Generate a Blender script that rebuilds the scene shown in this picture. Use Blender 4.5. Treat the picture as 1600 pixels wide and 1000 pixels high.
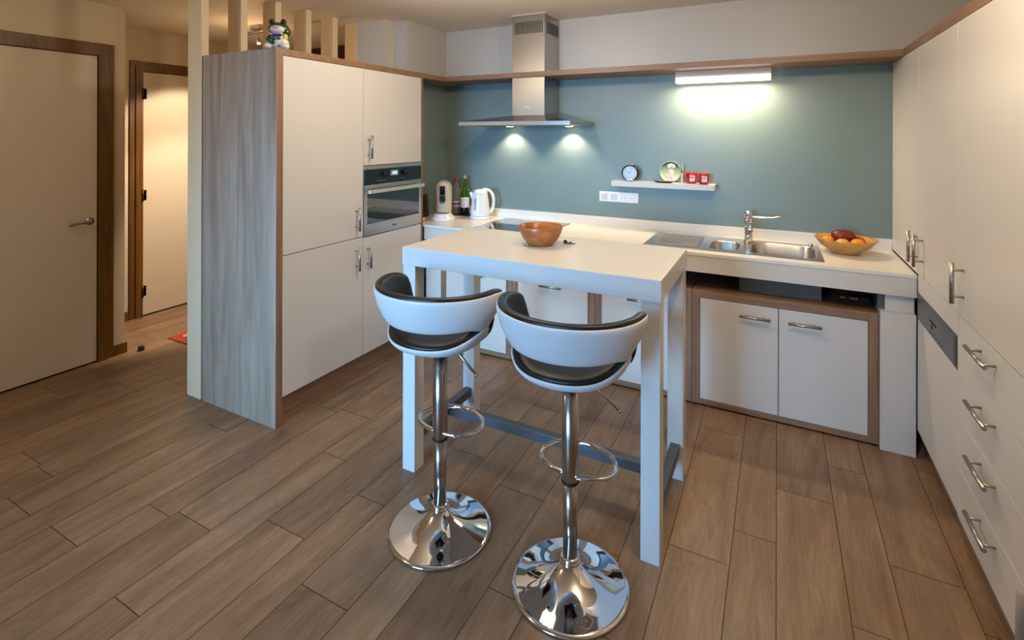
import bpy, bmesh, math, random
from mathutils import Vector, Matrix
random.seed(7)
PI = math.pi
S = bpy.context.scene
for o in list(bpy.data.objects): bpy.data.objects.remove(o)
COL = S.collection

# ------------------------------------------------------------------ camera
cam_d = bpy.data.cameras.new('camera'); cam = bpy.data.objects.new('camera', cam_d); COL.objects.link(cam)
YAW, ROLL, FPX, HOR, CAMH = 0.4795, 0.0029, 797.4, 211.3, 1.58
cam_d.sensor_width = 36; cam_d.lens = FPX / 1600 * 36; cam_d.shift_y = (HOR - 500) / 1600
cam_d.clip_start = 0.02
fw = Vector((-math.sin(YAW), math.cos(YAW), 0)); rt = Vector((math.cos(YAW), math.sin(YAW), 0)); dn = Vector((0, 0, -1))
r2 = rt * math.cos(ROLL) - dn * math.sin(ROLL); d2 = rt * math.sin(ROLL) + dn * math.cos(ROLL)
m = Matrix((r2, -d2, -fw)).transposed().to_4x4(); m.translation = (0, 0, CAMH)
cam.matrix_world = m
S.camera = cam

# ------------------------------------------------------------------ world, view, large lights
S.view_settings.view_transform = 'Standard'; S.view_settings.look = 'None'
S.view_settings.exposure = 0.0; S.view_settings.gamma = 1; S.view_settings.use_curve_mapping = False
w = bpy.data.worlds.new('sky'); S.world = w; w.use_nodes = True
w.node_tree.nodes['Background'].inputs[0].default_value = (0.50, 0.70, 1.0, 1)
w.node_tree.nodes['Background'].inputs[1].default_value = 0.7

def area(name, loc, rot, sx, sy, power, col):
    l = bpy.data.lights.new(name, 'AREA'); l.shape = 'RECTANGLE'; l.size = sx; l.size_y = sy
    l.energy = power; l.color = col
    o = bpy.data.objects.new(name, l); o.location = loc; o.rotation_euler = rot; COL.objects.link(o); return o
def spot(name, loc, target, power, col, ang, blend=0.5, rad=0.03):
    l = bpy.data.lights.new(name, 'SPOT'); l.energy = power; l.color = col; l.spot_size = math.radians(ang)
    l.spot_blend = blend; l.shadow_soft_size = rad
    o = bpy.data.objects.new(name, l); o.location = loc
    o.rotation_euler = (Vector(target) - Vector(loc)).to_track_quat('-Z', 'Y').to_euler(); COL.objects.link(o); return o
def point(name, loc, power, col, rad=0.05):
    l = bpy.data.lights.new(name, 'POINT'); l.energy = power; l.color = col; l.shadow_soft_size = rad
    o = bpy.data.objects.new(name, l); o.location = loc; COL.objects.link(o); return o

DAY = (0.26, 0.58, 1.0); WARM = (1.0, 0.84, 0.66); NEUT = (1.0, 0.86, 0.66)
CEIL = 2.49
# daylight through the two windows in the wall behind the camera
a_ = area('daylight_window', (-1.9, -3.30, 1.50), (PI/2 - math.radians(11), 0, -0.04), 1.7, 1.5, 34, DAY); a_.data.spread = math.radians(44)
# warm ceiling lamps (their fittings are built further down)
CEIL_LAMPS = [(-1.45, 2.2), (-3.0, 0.2), (0.0, 1.6)]
point('ceiling_lamp_light_a', (-1.45, 2.2, CEIL - 0.24), 25, WARM, 0.05)
point('left_door_fill_light_b', (-3.0, 0.2, CEIL - 0.16), 15, (1.0, 0.78, 0.52), 0.05)  # unseen lamp, added to warm the door on the left
point('ceiling_lamp_light_c', (0.0, 1.6, CEIL - 0.16), 31, (1.0, 0.80, 0.56), 0.05)

# ------------------------------------------------------------------ materials
def lin(c):
    return tuple(((x / 255) / 12.92 if x / 255 <= 0.04045 else ((x / 255 + 0.055) / 1.055) ** 2.4) for x in c) + (1,)
MATS = {}
def mat(name, rgb, rough=0.5, metal=0.0, spec=0.5, bump=0, bscale=200, coat=0, trans=0, emit=None, estr=0, ior=1.45, alpha=1, vary=0.0, vscale=3):
    if name in MATS: return MATS[name]
    M = bpy.data.materials.new(name); M.use_nodes = True; nt = M.node_tree; b = nt.nodes['Principled BSDF']
    b.inputs['Base Color'].default_value = lin(rgb); b.inputs['Roughness'].default_value = rough
    b.inputs['Metallic'].default_value = metal; b.inputs['Specular IOR Level'].default_value = spec
    b.inputs['Coat Weight'].default_value = coat; b.inputs['Transmission Weight'].default_value = trans; b.inputs['IOR'].default_value = ior
    b.inputs['Alpha'].default_value = alpha
    if emit: b.inputs['Emission Color'].default_value = tuple(emit) + (1,); b.inputs['Emission Strength'].default_value = estr
    tc = nt.nodes.new('ShaderNodeTexCoord')
    if bump or vary:
        n = nt.nodes.new('ShaderNodeTexNoise'); n.inputs['Scale'].default_value = bscale if bump else vscale; n.inputs['Detail'].default_value = 3
        nt.links.new(tc.outputs['Object'], n.inputs['Vector'])
    if bump:
        bp = nt.nodes.new('ShaderNodeBump'); bp.inputs['Strength'].default_value = bump; bp.inputs['Distance'].default_value = 0.002
        nt.links.new(n.outputs['Fac'], bp.inputs['Height']); nt.links.new(bp.outputs['Normal'], b.inputs['Normal'])
    if vary:
        n2 = nt.nodes.new('ShaderNodeTexNoise'); n2.inputs['Scale'].default_value = vscale; n2.inputs['Detail'].default_value = 4
        nt.links.new(tc.outputs['Object'], n2.inputs['Vector'])
        mx = nt.nodes.new('ShaderNodeMix'); mx.data_type = 'RGBA'
        mx.inputs['A'].default_value = lin([x * (1 - vary) for x in rgb]); mx.inputs['B'].default_value = lin([min(255, x * (1 + vary)) for x in rgb])
        nt.links.new(n2.outputs['Fac'], mx.inputs['Factor']); nt.links.new(mx.outputs['Result'], b.inputs['Base Color'])
    MATS[name] = M; return M
def wood(name, c1, c2, c3, axis, rough=0.45, stretch=18, scale=1.6, fine=0.25, attr=False, coarse=1.0, bump=0.05, streak=26, lo=0.3, hi=0.7):
    """grain runs along axis (0 x, 1 y, 2 z)"""
    M = bpy.data.materials.new(name); M.use_nodes = True; nt = M.node_tree; b = nt.nodes['Principled BSDF']; L = nt.links
    tc = nt.nodes.new('ShaderNodeTexCoord'); mp = nt.nodes.new('ShaderNodeMapping')
    sc = [stretch] * 3; sc[axis] = 1.0; mp.inputs['Scale'].default_value = sc
    src = tc.outputs['Object']
    if attr:
        at = nt.nodes.new('ShaderNodeAttribute'); at.attribute_name = 'tint'
        mu = nt.nodes.new('ShaderNodeVectorMath'); mu.operation = 'SCALE'; mu.inputs['Scale'].default_value = 37.0
        L.new(at.outputs['Color'], mu.inputs[0])
        ad = nt.nodes.new('ShaderNodeVectorMath'); ad.operation = 'ADD'
        L.new(src, ad.inputs[0]); L.new(mu.outputs[0], ad.inputs[1]); src = ad.outputs[0]
    L.new(src, mp.inputs['Vector'])
    n1 = nt.nodes.new('ShaderNodeTexNoise'); n1.inputs['Scale'].default_value = scale; n1.inputs['Detail'].default_value = 6
    n1.inputs['Roughness'].default_value = 0.6; n1.inputs['Distortion'].default_value = 0.8
    L.new(mp.outputs[0], n1.inputs['Vector'])
    r = nt.nodes.new('ShaderNodeValToRGB'); e = r.color_ramp.elements
    e[0].position = lo; e[0].color = lin(c1); e[1].position = hi; e[1].color = lin(c3)
    mdl = r.color_ramp.elements.new((lo + hi) / 2); mdl.color = lin(c2)
    L.new(n1.outputs['Fac'], r.inputs['Fac'])
    # cathedral / pore lines
    mp2 = nt.nodes.new('ShaderNodeMapping'); s2 = [streak] * 3; s2[axis] = 1.4; mp2.inputs['Scale'].default_value = s2
    L.new(src, mp2.inputs['Vector'])
    n2 = nt.nodes.new('ShaderNodeTexNoise'); n2.inputs['Scale'].default_value = 5.0; n2.inputs['Detail'].default_value = 4; n2.inputs['Distortion'].default_value = 0.4
    L.new(mp2.outputs[0], n2.inputs['Vector'])
    mr = nt.nodes.new('ShaderNodeMapRange'); mr.inputs[1].default_value = 0.3; mr.inputs[2].default_value = 0.7
    mr.inputs[3].default_value = 1 - fine; mr.inputs[4].default_value = 1 + fine * 0.6
    L.new(n2.outputs['Fac'], mr.inputs[0])
    ml = nt.nodes.new('ShaderNodeVectorMath'); ml.operation = 'SCALE'
    L.new(r.outputs['Color'], ml.inputs[0]); L.new(mr.outputs[0], ml.inputs['Scale'])
    out = ml.outputs[0]
    if attr:
        # ring figure on each plank
        mp3 = nt.nodes.new('ShaderNodeMapping'); mp3.inputs['Scale'].default_value = (6.0, 0.9, 1)
        L.new(src, mp3.inputs['Vector'])
        nz = nt.nodes.new('ShaderNodeTexNoise'); nz.inputs['Scale'].default_value = 1.3; nz.inputs['Detail'].default_value = 2
        L.new(mp3.outputs[0], nz.inputs['Vector'])
        mm = nt.nodes.new('ShaderNodeMath'); mm.operation = 'MULTIPLY'; mm.inputs[1].default_value = 150
        L.new(nz.outputs['Fac'], mm.inputs[0])
        sn = nt.nodes.new('ShaderNodeMath'); sn.operation = 'SINE'; L.new(mm.outputs[0], sn.inputs[0])
        m3 = nt.nodes.new('ShaderNodeMapRange'); m3.inputs[1].default_value = -1; m3.inputs[2].default_value = 1
        m3.inputs[3].default_value = 0.92; m3.inputs[4].default_value = 1.05
        L.new(sn.outputs[0], m3.inputs[0])
        sx = nt.nodes.new('ShaderNodeSeparateColor'); L.new(at.outputs['Color'], sx.inputs[0])
        m4 = nt.nodes.new('ShaderNodeMapRange'); m4.inputs[3].default_value = 0.90; m4.inputs[4].default_value = 1.10
        L.new(sx.outputs[0], m4.inputs[0])
        mu2 = nt.nodes.new('ShaderNodeMath'); mu2.operation = 'MULTIPLY'; L.new(m3.outputs[0], mu2.inputs[0]); L.new(m4.outputs[0], mu2.inputs[1])
        ml2 = nt.nodes.new('ShaderNodeVectorMath'); ml2.operation = 'SCALE'
        L.new(out, ml2.inputs[0]); L.new(mu2.outputs[0], ml2.inputs['Scale']); out = ml2.outputs[0]
    L.new(out, b.inputs['Base Color'])
    b.inputs['Roughness'].default_value = rough
    bp = nt.nodes.new('ShaderNodeBump'); bp.inputs['Strength'].default_value = bump; bp.inputs['Distance'].default_value = 0.002
    L.new(n2.outputs['Fac'], bp.inputs['Height']); L.new(bp.outputs['Normal'], b.inputs['Normal'])
    MATS[name] = M; return M
def brushed(name, rgb, rough, axis, aniso_scale=60):
    M = mat(name, rgb, rough, 1.0); nt = M.node_tree; b = nt.nodes['Principled BSDF']
    tc = nt.nodes.new('ShaderNodeTexCoord'); mp = nt.nodes.new('ShaderNodeMapping')
    s = [aniso_scale * 8] * 3; s[axis] = 3; mp.inputs['Scale'].default_value = s
    n = nt.nodes.new('ShaderNodeTexNoise'); n.inputs['Scale'].default_value = 1; n.inputs['Detail'].default_value = 2
    nt.links.new(tc.outputs['Object'], mp.inputs['Vector']); nt.links.new(mp.outputs[0], n.inputs['Vector'])
    bp = nt.nodes.new('ShaderNodeBump'); bp.inputs['Strength'].default_value = 0.12; bp.inputs['Distance'].default_value = 0.0008
    nt.links.new(n.outputs['Fac'], bp.inputs['Height']); nt.links.new(bp.outputs['Normal'], b.inputs['Normal'])
    return M

FLOORW = wood('floor_oak', (118, 92, 68), (138, 110, 84), (156, 128, 100), 1, 0.42, stretch=7, scale=1.6, fine=0.12, attr=True, bump=0.12, streak=22)
GROUT = mat('floor_gap', (52, 40, 30), 0.8)
CREAM = mat('cream_laminate', (210, 207, 204), 0.36, bump=0.06, bscale=400)
WHITE = mat('white_laminate', (206, 200, 190), 0.34, bump=0.05, bscale=400)
TOPW = mat('white_worktop', (226, 222, 212), 0.24, bump=0.03, bscale=300)
TABW = mat('white_table_lacquer', (210, 208, 204), 0.30, bump=0.02, bscale=250)
WALLW = mat('wall_paint_pale', (196, 192, 184), 0.85, bump=0.15, bscale=250)
WALLH = mat('wall_paint_hall', (200, 184, 156), 0.85, bump=0.15, bscale=250)
CEILM = mat('ceiling_paint', (238, 228, 214), 0.6, bump=0.1, bscale=150)
POSTM = mat('post_paint_cream', (236, 216, 180), 0.6, bump=0.05, bscale=150)
DOORM = mat('door_paint', (206, 192, 168), 0.5, bump=0.04, bscale=200)
DOORWOOD = wood('door_frame_oak', (80, 50, 12), (100, 65, 20), (118, 80, 28), 2, 0.4, stretch=25, fine=0.12)
DARKWOOD = wood('dark_wardrobe_wood', (48, 28, 12), (66, 40, 18), (80, 50, 24), 2, 0.5, stretch=20)
CABW = wood('cabinet_walnut_vertical', (120, 89, 64), (136, 104, 78), (150, 118, 90), 2, 0.45, stretch=30, fine=0.10)
CABWX = wood('cabinet_walnut_across', (120, 89, 64), (136, 104, 78), (150, 118, 90), 0, 0.45, stretch=30, fine=0.10)
CABWY = wood('cabinet_walnut_along', (120, 89, 64), (136, 104, 78), (150, 118, 90), 1, 0.45, stretch=30, fine=0.10)
SIDEW = wood('ash_panel_vertical', (142, 124, 106), (166, 148, 130), (186, 170, 154), 2, 0.45, stretch=14, scale=1.0, fine=0.09, streak=34, lo=0.3, hi=0.72)
STEEL = brushed('brushed_steel', (190, 188, 184), 0.26, 0)
STEELV = brushed('brushed_steel_vertical', (176, 172, 166), 0.27, 2)
SMOOTHST = mat('smooth_steel', (190, 184, 176), 0.3, 1.0)
HANDLE = brushed('handle_steel', (168, 164, 158), 0.3, 2)
CHROME = mat('chrome', (222, 222, 224), 0.035, 1.0)
CHROME2 = mat('satin_chrome_tube', (178, 168, 158), 0.24, 1.0)
GREYM = mat('grey_metal_paint', (98, 100, 104), 0.4, 0.5)
BLACK = mat('matt_black', (16, 16, 17), 0.6)
BLACKG = mat('gloss_black_glass', (10, 11, 13), 0.06, coat=0.5)
OVENG = mat('oven_door_glass', (22, 22, 24), 0.05, spec=1.0, coat=1.0)
LEATHB = mat('black_leather', (20, 19, 20), 0.33, bump=0.25, bscale=900)
LEATHW = mat('white_leather', (214, 214, 212), 0.38, bump=0.15, bscale=800)
PLASTW = mat('white_plastic', (226, 226, 226), 0.28)
CHAMP = mat('champagne_plastic', (196, 184, 166), 0.32)
RED = mat('red_ceramic', (176, 10, 18), 0.22, coat=0.4)
GLASSC = mat('clear_bottle_plastic', (238, 242, 245), 0.05, trans=0.92, ior=1.1)
GLASSG = mat('green_bottle_glass', (104, 168, 30), 0.05, trans=0.85, ior=1.2)
WINE = mat('wine_dark', (12, 12, 10), 0.15)
BOWLW = wood('turned_acacia_wood', (134, 76, 36), (158, 94, 48), (180, 114, 64), 0, 0.32, stretch=3, scale=5, fine=0.15, streak=10)
BOWLL = wood('light_bamboo_wood', (180, 128, 64), (198, 146, 80), (210, 160, 94), 0, 0.38, stretch=3, scale=5, fine=0.10, streak=10)
EMIT = mat('lamp_diffuser', (255, 255, 255), 0.5, emit=(1.0, 0.90, 0.74), estr=4)
BULB = mat('bulb_glow', (255, 240, 210), 0.5, emit=(1.0, 0.80, 0.5), estr=60)
HOODL = mat('hood_lamp_glow', (255, 250, 220), 0.5, emit=(1.0, 0.92, 0.62), estr=14)

# blue painted splash wall with pale paint above the shelf board, one wall in two paints
def two_paint(name, split):
    M = bpy.data.materials.new(name); M.use_nodes = True; nt = M.node_tree; b = nt.nodes['Principled BSDF']
    tc = nt.nodes.new('ShaderNodeTexCoord'); sp = nt.nodes.new('ShaderNodeSeparateXYZ'); nt.links.new(tc.outputs['Object'], sp.inputs[0])
    g = nt.nodes.new('ShaderNodeMath'); g.operation = 'GREATER_THAN'; g.inputs[1].default_value = split; nt.links.new(sp.outputs['Z'], g.inputs[0])
    mx = nt.nodes.new('ShaderNodeMix'); mx.data_type = 'RGBA'
    mx.inputs['A'].default_value = lin((114, 132, 129)); mx.inputs['B'].default_value = lin((190, 188, 184))
    nt.links.new(g.outputs[0], mx.inputs['Factor']); nt.links.new(mx.outputs['Result'], b.inputs['Base Color'])
    b.inputs['Roughness'].default_value = 0.42
    n = nt.nodes.new('ShaderNodeTexNoise'); n.inputs['Scale'].default_value = 120; nt.links.new(tc.outputs['Object'], n.inputs['Vector'])
    bp = nt.nodes.new('ShaderNodeBump'); bp.inputs['Strength'].default_value = 0.1; bp.inputs['Distance'].default_value = 0.002
    nt.links.new(n.outputs['Fac'], bp.inputs['Height']); nt.links.new(bp.outputs['Normal'], b.inputs['Normal'])
    return M
BLUEW = two_paint('splash_wall_paint', 2.04)

# ------------------------------------------------------------------ helpers
def B(): return bmesh.new()
def bx(bm, x0, x1, y0, y1, z0, z1, bev=0.0, seg=2):
    vs = [bm.verts.new(p) for p in ((x0,y0,z0),(x1,y0,z0),(x1,y1,z0),(x0,y1,z0),(x0,y0,z1),(x1,y0,z1),(x1,y1,z1),(x0,y1,z1))]
    fs = [bm.faces.new([vs[i] for i in f]) for f in ((3,2,1,0),(4,5,6,7),(0,1,5,4),(1,2,6,5),(2,3,7,6),(3,0,4,7))]
    if bev:
        es = list({e for f in fs for e in f.edges})
        bmesh.ops.bevel(bm, geom=es, offset=bev, segments=seg, affect='EDGES', profile=0.5)
    return bm
def box(*a, **k): return bx(B(), *a, **k)
def lathe(bm, prof, n=48, c=(0, 0, 0), axis=2, smooth=True):
    rings = []
    for r, z in prof:
        if r < 1e-6:
            p = [0, 0, 0]; p[axis] = z; rings.append([bm.verts.new(Vector(p) + Vector(c))])
        else:
            ring = []
            for k in range(n):
                a = 2 * PI * k / n; p = [r * math.cos(a), r * math.sin(a), z]
                if axis == 0: p = [z, p[0], p[1]]
                elif axis == 1: p = [p[0], z, p[1]]
                ring.append(bm.verts.new(Vector(p) + Vector(c)))
            rings.append(ring)
    for a, b in zip(rings, rings[1:]):
        for k in range(n):
            j = (k + 1) % n
            if len(a) == 1 and len(b) == 1: continue
            if len(a) == 1: f = bm.faces.new((a[0], b[j], b[k]))
            elif len(b) == 1: f = bm.faces.new((a[k], a[j], b[0]))
            else: f = bm.faces.new((a[k], a[j], b[j], b[k]))
            f.smooth = smooth
    return bm
def cyl(bm, p0, p1, r, n=20, r1=None):
    return tube(bm, [p0, p1], r, n, r1=r1)
def tube(bm, pts, r, n=12, closed=False, r1=None, smooth=True):
    pts = [Vector(p) for p in pts]; N = len(pts); rings = []
    up = None
    for i in range(N):
        if closed: t = (pts[(i + 1) % N] - pts[i - 1]).normalized()
        else: t = (pts[min(i + 1, N - 1)] - pts[max(i - 1, 0)]).normalized()
        if up is None:
            up = Vector((0, 0, 1)) if abs(t.z) < 0.9 else Vector((1, 0, 0))
        a = t.cross(up).normalized(); up2 = a.cross(t).normalized(); up = up2
        rr = r if r1 is None else r + (r1 - r) * i / (N - 1)
        rings.append([bm.verts.new(pts[i] + (a * math.cos(2*PI*k/n) + up2 * math.sin(2*PI*k/n)) * rr) for k in range(n)])
    for i in range(N if closed else N - 1):
        a, b = rings[i], rings[(i + 1) % N]
        for k in range(n):
            f = bm.faces.new((a[k], a[(k+1)%n], b[(k+1)%n], b[k])); f.smooth = smooth
    if not closed:
        bm.faces.new(rings[0][::-1]); bm.faces.new(rings[-1])
    return bm
def ball(bm, c, rx, ry=None, rz=None, n=20, rot=None):
    ry = ry or rx; rz = rz or rx
    M = Matrix.Translation(c) @ (rot or Matrix.Identity(4)) @ Matrix.Diagonal((rx, ry, rz, 1))
    r = bmesh.ops.create_uvsphere(bm, u_segments=n, v_segments=n // 2 + 2, radius=1, matrix=M)
    for v in r['verts']:
        for f in v.link_faces: f.smooth = True
    return bm
def spline(pts, k=6, closed=False):
    P = [Vector(p) for p in pts]; out = []; N = len(P)
    rng = range(N) if closed else range(N - 1)
    for i in rng:
        p0 = P[i-1] if (closed or i > 0) else P[0]; p1 = P[i]; p2 = P[(i+1) % N]; p3 = P[(i+2) % N] if (closed or i + 2 < N) else P[-1]
        for j in range(k):
            t = j / k
            out.append(0.5 * ((2*p1) + (p2-p0)*t + (2*p0-5*p1+4*p2-p3)*t*t + (3*p1-p0-3*p2+p3)*t**3))
    if not closed: out.append(P[-1])
    return out
def rootloc(p):
    v = Vector((0, 0, 0))
    while p: v += Vector(p.location); p = p.parent
    return v
def obj(name, bm, material, parent=None, world=True, label=None, kind=None):
    """link bm as one mesh; coordinates are world ones unless world=False"""
    if parent and world:
        bmesh.ops.translate(bm, verts=bm.verts, vec=-rootloc(parent))
    bmesh.ops.recalc_face_normals(bm, faces=bm.faces)
    me = bpy.data.meshes.new(name); bm.to_mesh(me); bm.free()
    for mm in (material if isinstance(material, (list, tuple)) else [material]): me.materials.append(mm)
    o = bpy.data.objects.new(name, me); COL.objects.link(o)
    if parent: o.parent = parent
    if label: o['label'] = label
    if kind: o['kind'] = kind
    return o
def thing(name, label, cat, loc=(0, 0, 0), group=None, rz=0):
    o = bpy.data.objects.new(name, None); o.empty_display_size = 0.1; COL.objects.link(o); o.location = loc; o.rotation_euler = (0, 0, rz)
    o['label'] = label; o['category'] = cat
    if group: o['group'] = group
    return o
def tag(o, label, cat, group=None, kind=None):
    o['label'] = label; o['category'] = cat
    if group: o['group'] = group
    if kind: o['kind'] = kind
    return o
def base_origin(o, loc):
    loc = Vector(loc); o.data.transform(Matrix.Translation(-loc)); o.location = loc; return o
def struct(name, bm, material, parent=None, label=None):
    o = obj(name, bm, material, parent, label=label)
    o['kind'] = 'structure'
    return o
def dup(root, loc, rz=None, label=None, name=None):
    r = root.copy(); COL.objects.link(r); r.location = loc
    if rz is not None: r.rotation_euler = (0, 0, rz)
    if label: r['label'] = label
    if name: r.name = name
    for ch in [c for c in root.children]:
        c = ch.copy(); COL.objects.link(c); c.parent = r
        for g in ch.children:
            d = g.copy(); COL.objects.link(d); d.parent = c
    return r
def text(name, s, size, loc, rot, material, parent):
    cu = bpy.data.curves.new(name, 'FONT'); cu.body = s; cu.size = size; cu.extrude = 0.0004; cu.align_x = 'CENTER'; cu.align_y = 'CENTER'
    t = bpy.data.objects.new('tmp', cu); COL.objects.link(t)
    me = bpy.data.meshes.new_from_object(t.evaluated_get(bpy.context.evaluated_depsgraph_get()))
    bpy.data.objects.remove(t)
    from mathutils import Euler
    me.transform(Matrix.Translation(Vector(loc) - rootloc(parent)) @ Euler(rot).to_matrix().to_4x4())
    me.materials.clear(); me.materials.append(material)
    o = bpy.data.objects.new(name, me); COL.objects.link(o); o.parent = parent; return o

# bar handle: centre c on the door face, n = outward normal, axis = bar direction
def handle(parent, c, n, axis, L=0.152, off=0.035, r=0.0073, cc=0.098, name='handle'):
    bm = B(); c = Vector(c); n = Vector(n); a = Vector(axis)
    cyl(bm, c + n*off - a*L/2, c + n*off + a*L/2, r, 16)
    for s in (-1, 1): cyl(bm, c + a*s*cc/2 - n*0.001, c + a*s*cc/2 + n*off, r*0.62, 12)
    return obj(name, bm, HANDLE, parent)

# ------------------------------------------------------------------ SETTING
XL, XR, YB = -2.383, 0.61, 3.75      # cabinet fronts left / right, back wall
# floor: planks 0.218 and 0.152 wide in turn, 0.902 long
bm = B(); lay = None
tl = bm.loops.layers.color.new('tint')
PER = 0.3702
known = {(-1,'w'):2.58, (0,'w'):2.035, (0,'n'):2.23, (-1,'n'):2.873, (-2,'w'):2.313, (3,'w'):1.252, (4,'w'):1.396, (5,'w'):1.253, (5,'n'):0.922, (4,'n'):1.678, (3,'n'):1.808, (6,'w'):0.968, (6,'n'):1.22}
def plank(x0, x1, y0, y1):
    g = 0.0014
    v = [bm.verts.new(p) for p in ((x0+g,y0+g,0),(x1-g,y0+g,0),(x1-g,y1-g,0),(x0+g,y1-g,0))]
    f = bm.faces.new(v); c = (random.random(), random.random(), random.random(), 1)
    for l in f.loops: l[tl] = c
for n in range(-6, 15):
    xa = -0.37 - PER * n
    for kind, x0, x1 in (('w', xa, xa + 0.218), ('n', xa + 0.218, xa + PER)):
        if x1 < -5.3 or x0 > 1.5: continue
        y = known.get((n, kind), random.random() * 0.9) - 0.902 * 9
        while y < 4.6:
            if y > -4.6: plank(x0, x1, y, y + 0.902)
            y += 0.902
f0 = [bm.verts.new(p) for p in ((-5.5,-4.6,-0.0012),(1.7,-4.6,-0.0012),(1.7,5.4,-0.0012),(-5.5,5.4,-0.0012))]
ff = bm.faces.new(f0); ff.material_index = 1
lo = [bm.verts.new((v.co.x, v.co.y, -0.05)) for v in f0]
for i in range(4):
    q = bm.faces.new((f0[i], f0[(i+1)%4], lo[(i+1)%4], lo[i])); q.material_index = 1
q = bm.faces.new(lo); q.material_index = 1
struct('floor', bm, [FLOORW, GROUT])
struct('ceiling', box(-5.5, 1.7, -4.0, 5.4, CEIL, CEIL + 0.1), CEILM)
struct('wall_back', box(-2.609, 1.45, YB, YB + 0.12, 0, CEIL), BLUEW)
# block between kitchen corner and hall
bm = B()
bx(bm, -3.04, -2.609, 3.205, YB + 0.12, 0, CEIL)
struct('wall_corner', bm, BLUEW)
struct('trim_1', box(-3.04, -2.735, 3.105, 3.2045, 0, CEIL), WALLW)
struct('wall_right', box(1.25, 1.37, -3.5, YB, 0, CEIL), WALLW)
struct('wall_left', box(-4.32, -4.19, -3.5, 1.985, 0, CEIL), WALLH)
struct('wall_hall', box(-5.0, -4.886, 1.3, 4.6, 0, CEIL), WALLH)
struct('wall_hall_end', box(-5.0, -2.9, 4.3, 4.42, 0, CEIL), WALLH)
struct('wall_hall_near', box(-4.886, -4.32, 1.3, 1.42, 0, CEIL), WALLH)
# wall behind the camera with two windows
bm = B(); yw0, yw1 = -3.62, -3.5
W = [(-2.85, -0.95), (-0.6, 1.0)]
bx(bm, -4.32, W[0][0], yw0, yw1, 0, CEIL); bx(bm, W[0][1], W[1][0], yw0, yw1, 0, CEIL); bx(bm, W[1][1], 1.37, yw0, yw1, 0, CEIL)
for a, b in W: bx(bm, a, b, yw0, yw1, 0, 0.3); bx(bm, a, b, yw0, yw1, 2.35, CEIL)
struct('wall_front', bm, WALLW)
for i, (a, b) in enumerate(W):
    bm = B()
    for x in (a, (a+b)/2 - 0.03, b - 0.06): bx(bm, x, x + 0.06, -3.6, -3.54, 0.3, 2.35)
    bx(bm, a, b, -3.6, -3.54, 0.3, 0.36); bx(bm, a, b, -3.6, -3.54, 2.29, 2.35)
    wf = struct('window_%d' % (i + 1), bm, mat('window_frame_white', (220, 220, 220), 0.4))
# doors of the hall
def hall_door(idx, X, y0, y1, hinge_marks, handle_y):
    top = 2.135; fwd = 0.10
    bm = B()
    for ya, yb, yc in ((y0 - 0.085, y0 - 0.045, y0 + 0.012), (y1 + 0.085, y1 + 0.045, y1 - 0.012)):
        bx(bm, X - 0.002, X + 0.016, min(ya, yb), max(ya, yb), 0, top + 0.075)
        bx(bm, X - 0.002, X + 0.028, min(yb, yc) + 0.0004, max(yb, yc) - 0.0004, 0, top + 0.0355)
    bx(bm, X - 0.002, X + 0.0158, y0 - 0.0446, y1 + 0.0446, top + 0.036, top + 0.075)
    bx(bm, X - 0.002, X + 0.0278, y0 + 0.0124, y1 - 0.0124, top - 0.012, top + 0.0355)
    fr = struct('door_%d' % idx, bm, DOORWOOD)
    del fr['kind']; fr['kind'] = 'structure'
    leaf = obj('door_leaf', box(X + 0.0045, X + 0.014, y0 + 0.017, y1 - 0.017, 0.014, top - 0.017), DOORM, fr)
    obj('shadow_gap', box(X + 0.001, X + 0.004, y0 + 0.012, y1 - 0.012, 0.0, top - 0.012), BLACK, fr)
    if handle_y:
        hy, hz = handle_y; hb = B()
        lathe(hb, [(0, 0.0), (0.026, 0.0), (0.027, 0.006), (0.024, 0.009), (0, 0.009)], 28, (X + 0.012, hy, hz), axis=0)
        tube(hb, spline([(X + 0.018, hy, hz), (X + 0.05, hy, hz), (X + 0.062, hy - 0.02, hz), (X + 0.062, hy - 0.13, hz - 0.004)], 5), 0.009, 14)
        obj('door_handle', hb, HANDLE, fr)
    for z in hinge_marks:
        hb = B(); cyl(hb, (X + 0.031, y0 + 0.008, z - 0.05), (X + 0.031, y0 + 0.008, z + 0.05), 0.008, 12); bx(hb, X + 0.012, X + 0.014, y0 + 0.012, y0 + 0.045, z - 0.045, z + 0.045)
        obj('hinge', hb, mat('hinge_bronze', (74, 60, 44), 0.35, 0.9), fr)
    return fr
hall_door(1, -4.19, 0.90, 1.825, (), (1.765, 0.985))
hall_door(2, -4.886, 2.43, 3.27, (0.22, 1.05, 1.93), None)
base = DOORWOOD
struct('baseboard_left', box(-4.19, -4.176, 1.912, 1.999, 0, 0.075, 0.003), base)
struct('baseboard_hall', box(-4.886, -4.872, 1.42, 2.343, 0, 0.075, 0.003), base)

# ------------------------------------------------------------------ posts of the slatted partition
ords = ['full-height cream square post seen to the floor, left of the ash cabinet side',
        'cream partition post just left of the lit hall spotlight',
        'cream partition post right behind the frog figurine',
        'cream partition post first to the right of the frog figurine',
        'cream partition post second to the right of the frog figurine',
        'cream partition post nearest the kitchen corner wall']
for i, y in enumerate((1.84, 2.093, 2.347, 2.603, 2.856)):
    o = obj('partition_post', box(-3.176, -3.04, y, y + 0.045, 0, CEIL, 0.003), POSTM)
    base_origin(o, (-3.108, y + 0.022, 0)); tag(o, ords[i], 'post', 'posts of the slatted partition')
o = obj('partition_post', box(-3.176, -3.042, 3.105, 3.15, 0, CEIL, 0.003), POSTM)
base_origin(o, (-3.108, 3.13, 0)); tag(o, ords[5], 'post', 'posts of the slatted partition')

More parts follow.
